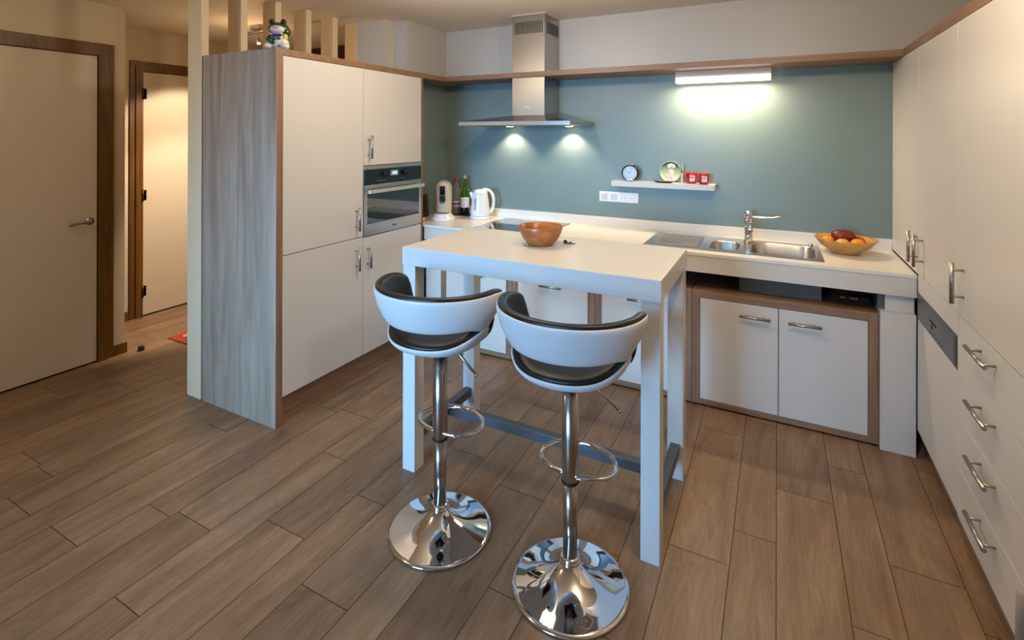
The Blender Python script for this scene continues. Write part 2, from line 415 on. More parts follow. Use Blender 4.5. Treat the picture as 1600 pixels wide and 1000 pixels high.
# ------------------------------------------------------------------ left tall cabinets
ZB, ZT, ZTT = 0.152, 2.012, 2.048
yA0, yA1, yB0, yB1 = 1.884, 2.4915, 2.4945, 3.0965
nX = (1, 0, 0)
t = thing('tall_cabinet', 'tall cream two-door fridge cabinet with a grey ash side panel', 'cabinet', (-2.7, 2.17, 0), 'tall cabinets on the left wall')
obj('carcass', box(-3.0, XL - 0.021, yA0 + 0.001, 2.492, 0.15, ZT), CREAM, t)
bm = B(); bx(bm, -3.027, XL - 0.0005, 1.843, 1.846, 0, ZTT - 0.0005); o = obj('side_panel', bm, SIDEW, t, label='grey ash side panel')
obj('side_panel_edge', box(-3.027, XL, 1.8462, yA0, 0, ZT, 0.001), CABW, t, label='brown panel edge')
d = obj('door', box(XL - 0.02, XL, yA0 + 0.002, yA1, 0.922, ZT - 0.003, 0.001), CREAM, t); handle(d, (XL, 2.428, 1.043), nX, (0, 0, 1))
d = obj('door', box(XL - 0.02, XL, yA0 + 0.002, yA1, ZB, 0.917, 0.001), CREAM, t); handle(d, (XL, 2.429, 0.790), nX, (0, 0, 1))
obj('plinth', box(-2.5, -2.42, yA0 + 0.001, 2.492, 0, 0.1498), CABWY, t)
t = thing('tall_cabinet', 'tall cream cabinet housing the built-in oven', 'cabinet', (-2.7, 2.8, 0), 'tall cabinets on the left wall')
for a, b in ((0.15, 0.913), (1.378, ZT)): obj('carcass', box(-3.0, XL - 0.021, 2.494, 3.097, a, b), CREAM, t)
obj('end_panel', box(-3.027, XL, 3.0975, 3.121, 0, ZT, 0.001), CABW, t, label='brown end panel')
d = obj('door', box(XL - 0.02, XL, yB0, yB1, 1.380, ZT - 0.003, 0.001), CREAM, t); handle(d, (XL, 2.537, 1.50), nX, (0, 0, 1))
d = obj('door', box(XL - 0.02, XL, yB0, yB1, ZB, 0.910, 0.001), CREAM, t); handle(d, (XL, 2.531, 0.786), nX, (0, 0, 1))
obj('plinth', box(-2.5, -2.42, 2.4925, 3.097, 0, 0.1498), CABWY, t)
# board on top of the cabinets that runs on to the back wall
bm = B(); bx(bm, -3.03, XL, 1.8462, 3.2, ZT + 0.0005, ZTT); bx(bm, -2.6085, XL, 3.2, 3.749, ZT + 0.0005, ZTT)
bx(bm, XL, XR - 0.001, 3.438, 3.459, ZT + 0.0045, ZTT + 0.006)
bx(bm, XL, -1.802, 3.459, 3.749, ZT + 0.0045, ZTT + 0.006); bx(bm, -1.528, XR - 0.001, 3.459, 3.749, ZT + 0.0045, ZTT + 0.006)
o = obj('shelf_board', bm, CABWX); base_origin(o, (-1.0, 3.6, ZT)); tag(o, 'long brown wooden board running over the left cabinets and along the back wall', 'shelf board')

# oven
t = thing('built_in_oven', 'stainless steel built-in compact oven with black control strip and dark glass door', 'oven', (-2.7, 2.795, 0.9145))
y0, y1 = 2.4965, 3.0955
obj('body', box(-2.95, XL - 0.02, 2.51, 3.085, 0.916, 1.375), BLACK, t)
obj('top_trim', box(XL - 0.02, XL + 0.004, y0, y1, 1.352, 1.376, 0.001), SMOOTHST, t)
cp = obj('control_panel', box(XL - 0.02, XL + 0.002, y0, y1, 1.252, 1.351, 0.001), BLACKG, t)
obj('display', box(XL + 0.002, XL + 0.0028, 2.755, 2.835, 1.298, 1.335), mat('oven_display', (40, 60, 70), 0.3, emit=(0.35, 0.6, 0.7), estr=0.35), cp)
bm = B()
for k in range(4): bx(bm, XL + 0.0028, XL + 0.0032, 2.775 + k*0.011 + (0.004 if k > 1 else 0), 2.782 + k*0.011 + (0.004 if k > 1 else 0), 1.307, 1.326)
obj('display_digits', bm, mat('display_digit', (200, 230, 235), 0.4, emit=(0.7, 0.95, 1), estr=0.9), cp)
for yy in (2.69, 2.905):
    bm = B(); bx(bm, XL + 0.002, XL + 0.004, yy - 0.024, yy + 0.024, 1.292, 1.340, 0.001)
    lathe(bm, [(0.0, 0.0), (0.017, 0.0), (0.016, 0.022), (0.0, 0.023)], 28, (XL + 0.002, yy, 1.314), axis=0); obj('knob', bm, BLACK, cp)
bm = B()
for k in range(6): bx(bm, XL + 0.002, XL + 0.0026, 2.62 + k * 0.016, 2.628 + k * 0.016, 1.270, 1.273)
for k in range(3): bx(bm, XL + 0.002, XL + 0.0026, 2.86 + k * 0.02, 2.868 + k * 0.02, 1.270, 1.273)
obj('panel_marks', bm, mat('mark_grey', (150, 150, 150), 0.5), cp)
bm = B(); wz0, wz1, wy0, wy1 = 0.992, 1.192, 2.527, 3.070
bx(bm, XL - 0.02, XL + 0.003, y0, y1, 0.917, wz0); bx(bm, XL - 0.02, XL + 0.003, y0, y1, wz1, 1.250)
bx(bm, XL - 0.02, XL + 0.003, y0, wy0, wz0, wz1); bx(bm, XL - 0.02, XL + 0.003, wy1, y1, wz0, wz1)
dr = obj('door', bm, SMOOTHST, t)
obj('window', box(XL - 0.015, XL + 0.0015, wy0, wy1, wz0, wz1), OVENG, dr, label='dark reflective window')
bm = B(); bx(bm, XL + 0.03, XL + 0.045, y0 + 0.01, y1 - 0.01, 1.196, 1.220, 0.003)
for yy in (y0 + 0.04, y1 - 0.06): bx(bm, XL + 0.002, XL + 0.032, yy, yy + 0.02, 1.200, 1.216)
obj('handle', bm, mat('oven_handle', (220, 212, 198), 0.38, 0.8), dr)
text('brand_mark', 'Miele', 0.020, (XL + 0.0034, 2.795, 0.953), (PI/2, 0, PI/2), BLACK, dr)

# frog figurine on the cabinet top corner
FG = mat('frog_green', (24, 62, 26), 0.2, coat=0.6); FW = mat('frog_white', (214, 208, 206), 0.22, coat=0.6); FB = mat('frog_blue', (40, 36, 100), 0.3)
FY = mat('frog_yellow', (214, 186, 78), 0.3); FP = mat('frog_pink', (206, 150, 150), 0.3); DOT = mat('frog_dot', (26, 26, 30), 0.3)
t = thing('frog_figurine', 'glazed frog figurine in a spotted white dress, sitting on the cabinet corner', 'figurine', (-2.465, 1.92, ZTT + 0.0005), rz=0.62)
bm = B(); ball(bm, (0, 0, 0.040), 0.056, 0.045, 0.040); ball(bm, (0, 0, 0.075), 0.038, 0.034, 0.04); bd = obj('body', bm, FW, t, world=False)
bm = B(); ball(bm, (-0.045, -0.030, 0.018), 0.022, 0.03, 0.018); obj('foot', bm, FW, t, world=False)
bm = B(); ball(bm, (0.045, -0.030, 0.018), 0.022, 0.03, 0.018); obj('foot', bm, FW, t, world=False)
bm = B(); ball(bm, (0, 0.004, 0.120), 0.056, 0.044, 0.037); ball(bm, (0.035, 0.008, 0.105), 0.028, 0.03, 0.03); hd = obj('head', bm, FG, t, world=False)
bm = B(); ball(bm, (0, -0.024, 0.112), 0.040, 0.028, 0.023); obj('muzzle', bm, FW, hd, world=False, label='white muzzle')
bm = B(); ball(bm, (0, -0.048, 0.117), 0.018, 0.006, 0.008); obj('mouth', bm, FP, hd, world=False)
for sx in (-0.034, 0.028):
    bm = B(); ball(bm, (sx, -0.004, 0.158), 0.016, 0.015, 0.016); e = obj('eye', bm, FG, hd, world=False)
    bm = B(); ball(bm, (sx, -0.012, 0.159), 0.0125, 0.010, 0.0125); obj('eye_pupil', bm, DOT, hd, world=False)
bm = B(); lathe(bm, [(0.030, 0.088), (0.037, 0.086), (0.037, 0.080), (0.030, 0.078)], 28)
ball(bm, (0.016, -0.040, 0.078), 0.014, 0.006, 0.009); ball(bm, (-0.012, -0.040, 0.078), 0.014, 0.006, 0.009); ball(bm, (0.014, -0.044, 0.066), 0.006, 0.005, 0.014)
obj('bow', bm, FB, t, world=False)
bm = B(); ball(bm, (0.036, -0.004, 0.075), 0.014, 0.02, 0.022); obj('shawl', bm, FY, t, world=False)
bm = B(); tube(bm, spline([(-0.040, -0.004, 0.075), (-0.050, -0.025, 0.058), (-0.030, -0.045, 0.048), (-0.005, -0.048, 0.060)], 5), 0.011, 12); ball(bm, (-0.018, -0.046, 0.044), 0.016, 0.01, 0.016); obj('arm', bm, FG, t, world=False)
bm = B()
for x, z in ((-0.04, 0.035), (-0.015, 0.028), (0.012, 0.022), (0.03, 0.04), (0.045, 0.03), (0.02, 0.056)):
    yy = -0.045 * math.sqrt(max(0.05, 1 - (x/0.056)**2 - ((z-0.04)/0.04)**2)); ball(bm, (x, yy, z), 0.0036, n=10)
obj('dress_dots', bm, DOT, bd, world=False)

# ------------------------------------------------------------------ worktop, sink, hob
ZW = 0.90; yF = 3.132
SX0, SX1, SY0, SY1 = -0.745, 0.228, 3.215, 3.680
wt = thing('worktop', 'white kitchen worktop with a deep front apron and low upstand along the back wall', 'worktop', (-1.0, 3.44, 0.88))
bm = B(); hx0, hx1, hy0, hy1 = -0.40, 0.215, 3.232, 3.668
bx(bm, -2.6085, hx0, yF, 3.749, ZW - 0.018, ZW); bx(bm, hx1, XR - 0.001, yF, 3.749, ZW - 0.018, ZW)
bx(bm, hx0, hx1, yF, hy0, ZW - 0.018, ZW); bx(bm, hx0, hx1, hy1, 3.749, ZW - 0.018, ZW)
obj('top', bm, TOPW, wt)
obj('apron', box(-2.380, XR - 0.001, yF + 0.003, yF + 0.022, 0.787, ZW - 0.0195), WHITE, wt)
obj('upstand', box(-2.6085, XR - 0.001, 3.736, 3.7495, ZW + 0.0002, 0.966, 0.001), TOPW, wt)
obj('lift_beam', box(-2.36, 0.60, yF + 0.03, yF + 0.06, 0.785, 0.83), BLACK, wt)
obj('lift_bracket', box(0.40, 0.44, 3.20, 3.70, 0.765, 0.875), BLACK, wt)
obj('dark_recess_board', box(-2.37, 0.605, 3.70, 3.735, 0.0, 0.881), BLACK, wt, label='added black board keeping the recess behind the base cabinets dark')  # added black sheet: hides the blue wall so the recess stays dark
o = obj('filler_panel', box(-2.3805, -2.243, 3.162, 3.18, 0.001, 0.70), WHITE); base_origin(o, (-2.31, 3.17, 0.001)); tag(o, 'narrow white filler panel between the oven cabinet and the first base cabinet', 'panel')
obj('steel_cover', box(-0.195, 0.216, 3.245, 3.265, 0.679, 0.80, 0.002), mat('steel_dull', (96, 86, 76), 0.6, 0.1), wt, label='brushed steel cover plate')
c = obj('lift_control', box(0.285, 0.420, 3.20, 3.225, 0.715, 0.742, 0.006, 3), BLACKG, wt)
for k in range(5):
    bm = B(); lathe(bm, [(0.0, 0), (0.005, 0), (0.004, -0.002), (0, -0.002)], 14, (0.302 + 0.012 * k + (0.02 if k > 1 else 0), 3.1995, 0.729), axis=1)
    obj('button', bm, mat('button_grey', (120, 120, 122), 0.4), c)
# sink
def se(cx, cy, hw, hh, p, n=64):
    o = []
    for k in range(n):
        a = 2*PI*(k+0.5)/n; c_, s_ = math.cos(a), math.sin(a)
        o.append((cx + hw*math.copysign(abs(c_)**(2/p), c_), cy + hh*math.copysign(abs(s_)**(2/p), s_)))
    return o
def cell(bm, x0, x1, y0, y1, cx, cy, hw, hh, p, z, depth):
    n = 64; hole = se(cx, cy, hw, hh, p, n); ctr = ((x0+x1)/2, (y0+y1)/2)
    hv = [bm.verts.new((x, y, z)) for x, y in hole]; ov = []
    for x, y in hole:
        dx, dy = x - ctr[0], y - ctr[1]
        s = min(((x1-ctr[0])/dx if dx > 0 else (x0-ctr[0])/dx) if abs(dx) > 1e-9 else 1e9, ((y1-ctr[1])/dy if dy > 0 else (y0-ctr[1])/dy) if abs(dy) > 1e-9 else 1e9)
        ov.append(bm.verts.new((ctr[0]+dx*s, ctr[1]+dy*s, z)))
    # snap nearest to corners
    for X in (x0, x1):
        for Y in (y0, y1):
            v = min(ov, key=lambda v: (v.co.x-X)**2 + (v.co.y-Y)**2); v.co.x = X; v.co.y = Y
    prev = ov; rings = [hv]
    for zz, sc in ((-0.004, 0.985), (-depth+0.03, 0.95), (-depth+0.008, 0.90), (-depth, 0.80), (-depth-0.003, 0.12)):
        rings.append([bm.verts.new((cx+(x-cx)*sc, cy+(y-cy)*sc, z+zz)) for x, y in hole])
    for r in rings:
        for k in range(n):
            f = bm.faces.new((prev[k], prev[(k+1)%n], r[(k+1)%n], r[k])); f.smooth = prev is not ov
        prev = r
    bm.faces.new(prev)
t = thing('sink', 'stainless steel one and a half bowl sink with ribbed drainer at left', 'sink', (-0.26, 3.45, ZW + 0.001))
zs = ZW + 0.0035
bm = B()
bx(bm, SX0, -0.395, SY0, SY0+0.028, ZW+0.0005, zs, 0.001); bx(bm, SX0, -0.395, SY1-0.028, SY1, ZW+0.0005, zs, 0.001)
bx(bm, SX0, SX0+0.03, SY0+0.027, SY1-0.027, ZW+0.0005, zs, 0.001); bx(bm, SX0+0.03, -0.395, SY0+0.027, SY1-0.027, ZW+0.0005, zs-0.0015)
bx(bm, SX0-0.001, SX1+0.001, SY0-0.004, SY0, ZW+0.0002, zs-0.001); bx(bm, -0.395, SX1, SY1-0.005, SY1, ZW+0.0002, zs-0.001)
for k in range(7):
    yy = SY0 + 0.065 + k*0.052; bx(bm, SX0+0.055, -0.43, yy, yy+0.016, zs-0.002, zs+0.006, 0.003)
dr = obj('drainer', bm, STEEL, t)
bm = B(); cell(bm, -0.395, -0.176, SY0, SY1-0.005, -0.2865, 3.40, 0.084, 0.135, 4, zs, 0.13)
sb = obj('small_bowl', bm, STEEL, t)
bm = B(); cell(bm, -0.176, SX1, SY0, SY1-0.005, 0.030, 3.435, 0.172, 0.185, 5, zs, 0.16); lb = obj('large_bowl', bm, STEEL, t)
for p_, cx, cy, dz in ((sb, -0.2865, 3.40, 0.133), (lb, 0.03, 3.435, 0.163)):
    bm = B(); lathe(bm, [(0.0, zs-dz+0.002), (0.012, zs-dz+0.002), (0.03, zs-dz+0.004), (0.034, zs-dz+0.001)], 28, (cx, cy, 0)); obj('drain', bm, CHROME, p_)
bm = B(); lathe(bm, [(0, 0), (0.012, 0), (0.012, 0.010), (0, 0.011)], 24, (0.185, 3.655, zs)); obj('waste_knob', bm, CHROME, t)
# tap
t = thing('kitchen_tap', 'chrome single lever mixer tap with lever pointing right, behind the sink bowls', 'tap', (-0.163, 3.612, zs))
tx, ty = -0.163, 3.612
bm = B(); lathe(bm, [(0, 0), (0.031, 0), (0.031, 0.006), (0.025, 0.012), (0.024, 0.055), (0.0265, 0.085), (0.027, 0.145), (0.024, 0.150), (0, 0.151)], 36, (tx, ty, zs + 0.0003)); obj('body', bm, CHROME, t)
bm = B(); tube(bm, spline([(tx, ty, zs+0.100), (tx+0.006, ty-0.06, zs+0.118), (tx+0.016, ty-0.14, zs+0.112), (tx+0.018, ty-0.160, zs+0.092)], 6), 0.0145, 18); obj('spout', bm, CHROME, t)
bm = B(); lathe(bm, [(0.0, zs+0.152), (0.0265, zs+0.152), (0.027, zs+0.186), (0.023, zs+0.194), (0, zs+0.196)], 32, (tx, ty, 0))
tube(bm, spline([(tx+0.01, ty, zs+0.160), (tx+0.08, ty-0.01, zs+0.158), (tx+0.14, ty-0.012, zs+0.160), (tx+0.185, ty-0.012, zs+0.172)], 5), 0.0070, 12)
obj('lever', bm, CHROME, t)
# hob
t = thing('induction_hob', 'black glass induction hob set in the worktop under the extractor hood', 'hob', (-1.69, 3.435, ZW + 0.001))
obj('glass', box(-1.973, -1.409, 3.185, 3.685, ZW + 0.0005, ZW + 0.006, 0.0015), mat('hob_glass', (22, 24, 26), 0.07, spec=0.9, coat=1.0), t)
for x, y, r in ((-1.84, 3.56, 0.075), (-1.54, 3.56, 0.095), (-1.84, 3.32, 0.095), (-1.54, 3.32, 0.075)):
    bm = B(); lathe(bm, [(r, ZW + 0.0061), (r - 0.002, ZW + 0.0063), (r - 0.004, ZW + 0.0061)], 48, (x, y, 0))
    obj('cooking_zone_ring', bm, mat('hob_ring', (70, 72, 74), 0.4), t)
# legs of the height adjustable worktop
t = thing('lift_column', 'white boxed lifting column under the right end of the worktop', 'column', (0.535, 3.15, 0))
obj('lower_box', box(0.4625, XR - 0.002, 3.139, 3.30, 0.001, 0.700, 0.001), WHITE, t)
obj('upper_box', box(0.485, XR - 0.006, 3.160, 3.30, 0.7005, 0.786, 0.001), WHITE, t)
obj('side_bracket', box(0.455, 0.484, 3.18, 3.30, 0.7005, 0.786), GREYM, t)

# ------------------------------------------------------------------ roll-out base cabinets under the worktop
def base_unit(x0, x1, doors, label):
    t = thing('base_cabinet', label, 'cabinet', ((x0+x1)/2, 3.4, 0.0), 'roll-out base cabinets under the worktop')
    fy = 3.162; s = 0.044; zt = 0.678; zb = 0.012
    for a in (x0, x1-s): obj('frame_stile', box(a, a+s, fy, fy+0.02, zb, zt, 0.001), CABW, t)
    for a, b in ((zt-s, zt), (zb, zb+0.03)): obj('frame_rail', box(x0+s, x1-s, fy, fy+0.02, a, b, 0.001), CABWX, t)
    obj('carcass', box(x0+0.002, x1-0.002, fy+0.0205, 3.69, 0.045, zt-0.0005), CABWX, t)
    for xx in (x0+0.08, x1-0.08):
        for yy in (3.26, 3.62): obj('castor', cyl(B(), (xx-0.01, yy, 0.023), (xx+0.01, yy, 0.023), 0.022, 18), BLACK, t)
    obj('bottom_board', box(x0+0.02, x1-0.02, fy+0.03, 3.69, 0.036, 0.0445), BLACK, t)
    w_ = (x1 - x0 - 2*s) / doors
    for k in range(doors):
        a = x0 + s + k*w_ + 0.002; b = a + w_ - 0.004
        d = obj('door', box(a, b, fy-0.001, fy+0.018, zb+0.0325, zt-s-0.003, 0.001), WHITE, t)
        hc = (a + b)/2
        if doors == 2: hc = b - 0.095 - 0.02 if k == 0 else a + 0.122
        handle(d, (hc, fy-0.001, 0.568), (0, -1, 0), (1, 0, 0), 0.155)
    return t
base_unit(-2.240, -1.642, 1, 'white base cabinet in brown frame nearest the coffee machine, left end of the row')
base_unit(-1.640, -1.042, 1, 'white base cabinet in brown frame under the hob')
base_unit(-1.040, -0.446, 1, 'white base cabinet in brown frame under the drainer, behind the table')
base_unit(-0.444, 0.460, 2, 'wide two-door white base cabinet in brown frame under the sink')

# ------------------------------------------------------------------ right wall of cabinets
nL = (-1, 0, 0)
grp = 'tall cabinets on the right wall'
def rdoor(t, y0, y1, z0, z1, name='door'): return obj(name, box(XR, XR + 0.02, y0 + 0.0015, y1 - 0.0015, z0, z1, 0.001), CREAM, t)
t = thing('tall_cabinet', 'cream one-door upper cabinet standing on the worktop end, nearest the blue wall', 'cabinet', (0.9, 3.43, 0.905), grp)
obj('carcass', box(XR + 0.021, 1.249, 3.126, 3.749, 0.904, 2.018), CREAM, t)
d = rdoor(t, 3.126, 3.748, 0.908, 2.016); handle(d, (XR, 3.142, 1.038), nL, (0, 0, 1))
t = thing('tall_cabinet', 'cream upper cabinet above the dishwasher, middle of the right-hand row', 'cabinet', (0.9, 2.82, 0.0), grp)
bm = B(); bx(bm, XR + 0.021, 1.249, 2.506, 3.1245, 0.820, 2.018); obj('carcass', bm, CREAM, t)
d = rdoor(t, 2.506, 3.1245, 0.908, 2.016); handle(d, (XR, 3.029, 1.038), nL, (0, 0, 1))
obj('filler_strip', box(XR, XR + 0.02, 2.508, 3.123, 0.8205, 0.9045, 0.001), CREAM, t)
t = thing('tall_cabinet', 'cream cabinet with one tall door over four drawers, nearest the camera', 'cabinet', (0.9, 2.2, 0.0), grp)
obj('carcass', box(XR + 0.021, 1.249, 1.905, 2.5035, 0.14, 2.018), CREAM, t)
d = rdoor(t, 1.905, 2.5045, 0.908, 2.016); handle(d, (XR, 2.433, 1.037), nL, (0, 0, 1))
zz = [0.140, 0.333, 0.522, 0.714, 0.905]
for k in range(4):
    d = rdoor(t, 1.905, 2.5045, zz[k] + 0.0015, zz[k+1] - 0.0015, 'drawer'); handle(d, (XR, 2.186, (0.288, 0.478, 0.668, 0.858)[k]), nL, (0, 1, 0), 0.186, cc=0.128)
obj('plinth', box(XR + 0.05, XR + 0.07, 1.905, 2.5035, 0, 0.1395), CABWY, t)
obj('end_panel', box(XR, 1.249, 1.87, 1.9045, 0, 2.018, 0.001), CREAM, t)
# dishwasher
t = thing('dishwasher', 'integrated dishwasher with slanted dark steel control strip and cream front', 'dishwasher', (0.9, 2.81, 0.0))
obj('body', box(XR + 0.021, 1.2, 2.51, 3.12, 0.152, 0.8185), GREYM, t)
obj('front_panel', box(XR, XR + 0.02, 2.5075, 3.1235, 0.150, 0.689, 0.001), CREAM, t)
cp = obj('control_panel', box(XR - 0.001, XR + 0.02, 2.5075, 3.1235, 0.691, 0.8185, 0.001), brushed('dark_steel', (128, 130, 136), 0.32, 1), t)
bm = B()
for k in range(5): bx(bm, XR - 0.0018, XR - 0.001, 2.70 + k*0.045, 2.708 + k*0.045, 0.706, 0.712)
bx(bm, XR - 0.0018, XR - 0.001, 2.80, 2.90, 0.752, 0.762); bx(bm, XR - 0.0018, XR - 0.001, 2.86, 2.875, 0.725, 0.745)
obj('panel_marks', bm, BLACK, cp)
obj('grip', box(XR - 0.002, XR - 0.001, 2.515, 2.545, 0.70, 0.81), mat('grip_dark', (84, 84, 88), 0.4, 0.8), cp)
obj('plinth', box(XR + 0.05, XR + 0.07, 2.505, 3.30, 0, 0.149), CABWY, t)
o = obj('cornice_board', box(XR, 1.249, 1.87, 3.749, 2.0185, 2.060, 0.001), CABWY); base_origin(o, (0.9, 2.8, 2.0185)); tag(o, 'brown wooden cornice board lying on the right-hand cabinets', 'board')

# ------------------------------------------------------------------ extractor hood
t = thing('extractor_hood', 'stainless steel chimney extractor hood on the blue wall', 'extractor hood', (-1.68, 3.6, 1.65))
cx0, cx1, cyf = -1.800, -1.530, 3.462
bm = B(); bx(bm, cx0, cx1, cyf, 3.749, 1.72, CEIL - 0.004, 0.002); ch = obj('chimney', bm, STEELV, t)
obj('ceiling_collar', box(cx0 - 0.006, cx1 + 0.006, cyf - 0.006, 3.749, CEIL - 0.0038, CEIL - 0.0002), PLASTW, ch)
bm = B()
for k in range(19):
    x = cx0 + 0.022 + k*0.0125; bx(bm, x, x + 0.006, cyf - 0.0008, cyf + 0.001, 2.345, 2.435)
for k in range(17):
    y = cyf + 0.04 + k*0.0135; bx(bm, cx1 - 0.001, cx1 + 0.0008, y, y + 0.006, 2.345, 2.435)
obj('vent_slots', bm, BLACK, ch)
text('brand_mark', 'Miele', 0.022, (-1.675, cyf - 0.0006, 1.79), (PI/2, 0, 0), PLASTW, ch)
# canopy: thin slab and low pyramid
bm = B(); hx0_, hx1_, hyf = -2.147, -1.247, 3.25
top = [bm.verts.new(p) for p in ((hx0_, hyf, 1.680), (hx1_, hyf, 1.680), (hx1_, 3.749, 1.680), (hx0_, 3.749, 1.680))]
bot = [bm.verts.new((v.co.x, v.co.y, 1.652)) for v in top]
ap = [bm.verts.new(p) for p in ((cx0 - 0.004, cyf - 0.004, 1.730), (cx1 + 0.004, cyf - 0.004, 1.730), (cx1 + 0.004, 3.749, 1.762), (cx0 - 0.004, 3.749, 1.762))]
bm.faces.new(bot)
for i in range(4):
    j = (i+1) % 4; bm.faces.new((bot[i], bot[j], top[j], top[i])); bm.faces.new((top[i], top[j], ap[j], ap[i]))
bm.faces.new(ap)
obj('canopy', bm, STEEL, t)
obj('filter', box(-2.05, -1.345, 3.30, 3.54, 1.647, 1.6515, 0.001), mat('filter_grey', (120, 120, 118), 0.4, 0.9), t)
for x in (-1.925, -1.415):
    bm = B(); lathe(bm, [(0, 1.6475), (0.026, 1.6475), (0.032, 1.6515)], 28, (x, 3.665, 0)); obj('lamp', bm, HOODL, t)
    spot('hood_lamp_light', (x, 3.665, 1.640), (x, 3.75, 1.0), 13, (1.0, 0.81, 0.56), 112, 0.6, 0.02)

# strip light under the board
t = thing('strip_light', 'lit white strip light fixed under the brown board above the worktop', 'lamp', (-0.33, 3.63, 1.94))
obj('housing', box(-0.620, -0.036, 3.605, 3.665, 1.974, ZT + 0.004, 0.002), mat('housing_cream', (222, 206, 184), 0.4), t)
obj('diffuser', box(-0.618, -0.038, 3.602, 3.668, 1.937, 1.9735, 0.006, 3), EMIT, t)
area('strip_light_light', (-0.328, 3.63, 1.930), (0, 0, 0), 0.56, 0.05, 12, (1.0, 0.76, 0.50))

# ------------------------------------------------------------------ wall shelf and what stands on it
ZS = 1.250
o = obj('wall_shelf', box(-1.072, -0.372, 3.632, 3.7495, 1.213, ZS, 0.001), WHITE); base_origin(o, (-0.72, 3.69, 1.213)); tag(o, 'short white floating shelf on the blue wall', 'shelf')
ZS += 0.0005
# clock
t = thing('mantel_clock', 'round clock with dark rim and silvery dial at the left end of the wall shelf', 'clock', (-0.946, 3.685, ZS), rz=0.0)
R_ = 0.062; zc = R_ * 0.92
bm = B(); lathe(bm, [(0, 0.022), (R_*0.9, 0.022), (R_, 0.010), (R_, -0.012), (R_-0.008, -0.020), (R_-0.012, -0.016)], 48, (0, 0, zc), axis=1); obj('case', bm, mat('clock_rim', (52, 50, 52), 0.2, 0.8), t, world=False)
bm = B(); lathe(bm, [(R_-0.011, -0.0165), (0, -0.0168)], 48, (0, 0, zc), axis=1); dl = obj('dial', bm, mat('clock_dial', (176, 174, 168), 0.35, 0.2), t, world=False)
bm = B()
for k in range(12):
    a = k*PI/6; x, z = 0.041*math.sin(a), 0.041*math.cos(a); bx(bm, x-0.0016, x+0.0016, -0.0178, -0.0168, zc+z-0.004, zc+z+0.004)
obj('hour_marks', bm, BLACK, dl, world=False)
bm = B(); cyl(bm, (0, -0.0185, zc), (-0.020, -0.0185, zc+0.016), 0.0013, 6); cyl(bm, (0, -0.0190, zc), (0.012, -0.0190, zc+0.032), 0.001, 6); obj('hands', bm, BLACK, dl, world=False)
bm = B(); bx(bm, -0.035, 0.035, -0.018, 0.018, 0.0, 0.012, 0.004); obj('foot', bm, CHROME, t, world=False)
bm = B(); cyl(bm, (-0.02, 0, zc+R_-0.004), (0.02, 0, zc+R_-0.004), 0.005, 10); obj('bell_button', bm, PLASTW, t, world=False)
# dog plate
def disc(bm, cx, cz, rx, rz, y, n=28):
    vs = [bm.verts.new((cx + rx*math.cos(2*PI*k/n), y, cz + rz*math.sin(2*PI*k/n))) for k in range(n)]; bm.faces.new(vs)
    r = bmesh.ops.extrude_face_region(bm, geom=[bm.faces[-1]] if False else [f for f in bm.faces if vs[0] in f.verts])
    for v in r['geom']:
        if isinstance(v, bmesh.types.BMVert): v.co.y += 0.0008
    return bm
PZ = 0.073
t = thing('picture_plate', 'round plate picturing a pale puppy, leaning on the wall above the shelf', 'plate', (-0.674, 3.728, ZS))
t.rotation_euler = (-0.16, 0, 0)
bm = B(); lathe(bm, [(0, 0.003), (0.050, 0.003), (0.074, -0.005), (0.0745, -0.007), (0.073, -0.0075), (0.05, 0.0), (0, 0.0)], 48, (0, 0, PZ + 0.001), axis=1); obj('plate', bm, mat('plate_glaze', (196, 204, 198), 0.12, coat=0.5), t, world=False)
G = mat('plate_picture', (120, 140, 80), 0.3); nt = G.node_tree
tc = nt.nodes.new('ShaderNodeTexCoord'); sp = nt.nodes.new('ShaderNodeSeparateXYZ'); rp = nt.nodes.new('ShaderNodeValToRGB')
mr = nt.nodes.new('ShaderNodeMapRange'); mr.inputs[1].default_value = 0.0; mr.inputs[2].default_value = 0.146
nt.links.new(tc.outputs['Object'], sp.inputs[0]); nt.links.new(sp.outputs['Z'], mr.inputs[0]); nt.links.new(mr.outputs[0], rp.inputs[0])
e = rp.color_ramp.elements; e[0].position = 0.15; e[0].color = lin((196, 200, 176)); e[1].position = 0.86; e[1].color = lin((44, 62, 62))
x_ = rp.color_ramp.elements.new(0.55); x_.color = lin((150, 168, 112)); nt.links.new(rp.outputs[0], nt.nodes['Principled BSDF'].inputs['Base Color'])
bm = B(); lathe(bm, [(0, -0.0008), (0.050, -0.0008), (0.0715, -0.0079)], 48, (0, 0, PZ + 0.001), axis=1); pc = obj('picture', bm, G, t, world=False)
PUP = mat('puppy_cream', (206, 196, 184), 0.5); 
bm = B(); ball(bm, (0.004, -0.002, PZ - 0.012), 0.021, 0.003, 0.032); ball(bm, (0.005, -0.003, PZ + 0.040), 0.022, 0.0035, 0.021)
ball(bm, (-0.014, -0.0025, PZ + 0.040), 0.009, 0.0025, 0.016); ball(bm, (0.025, -0.0025, PZ + 0.040), 0.008, 0.0025, 0.015)
ball(bm, (-0.012, -0.0025, PZ - 0.045), 0.008, 0.002, 0.020); ball(bm, (0.014, -0.0025, PZ - 0.045), 0.008, 0.002, 0.020); ball(bm, (-0.020, -0.002, PZ - 0.030), 0.014, 0.002, 0.018)
pp = obj('puppy', bm, PUP, t, world=False)
bm = B(); ball(bm, (0.010, -0.0065, PZ + 0.030), 0.005, 0.001, 0.004, n=12); ball(bm, (0.0, -0.0062, PZ + 0.042), 0.0028, 0.001, 0.0028, n=10); ball(bm, (0.016, -0.0058, PZ + 0.042), 0.0028, 0.001, 0.0028, n=10); obj('puppy_face', bm, BLACK, pp, world=False)
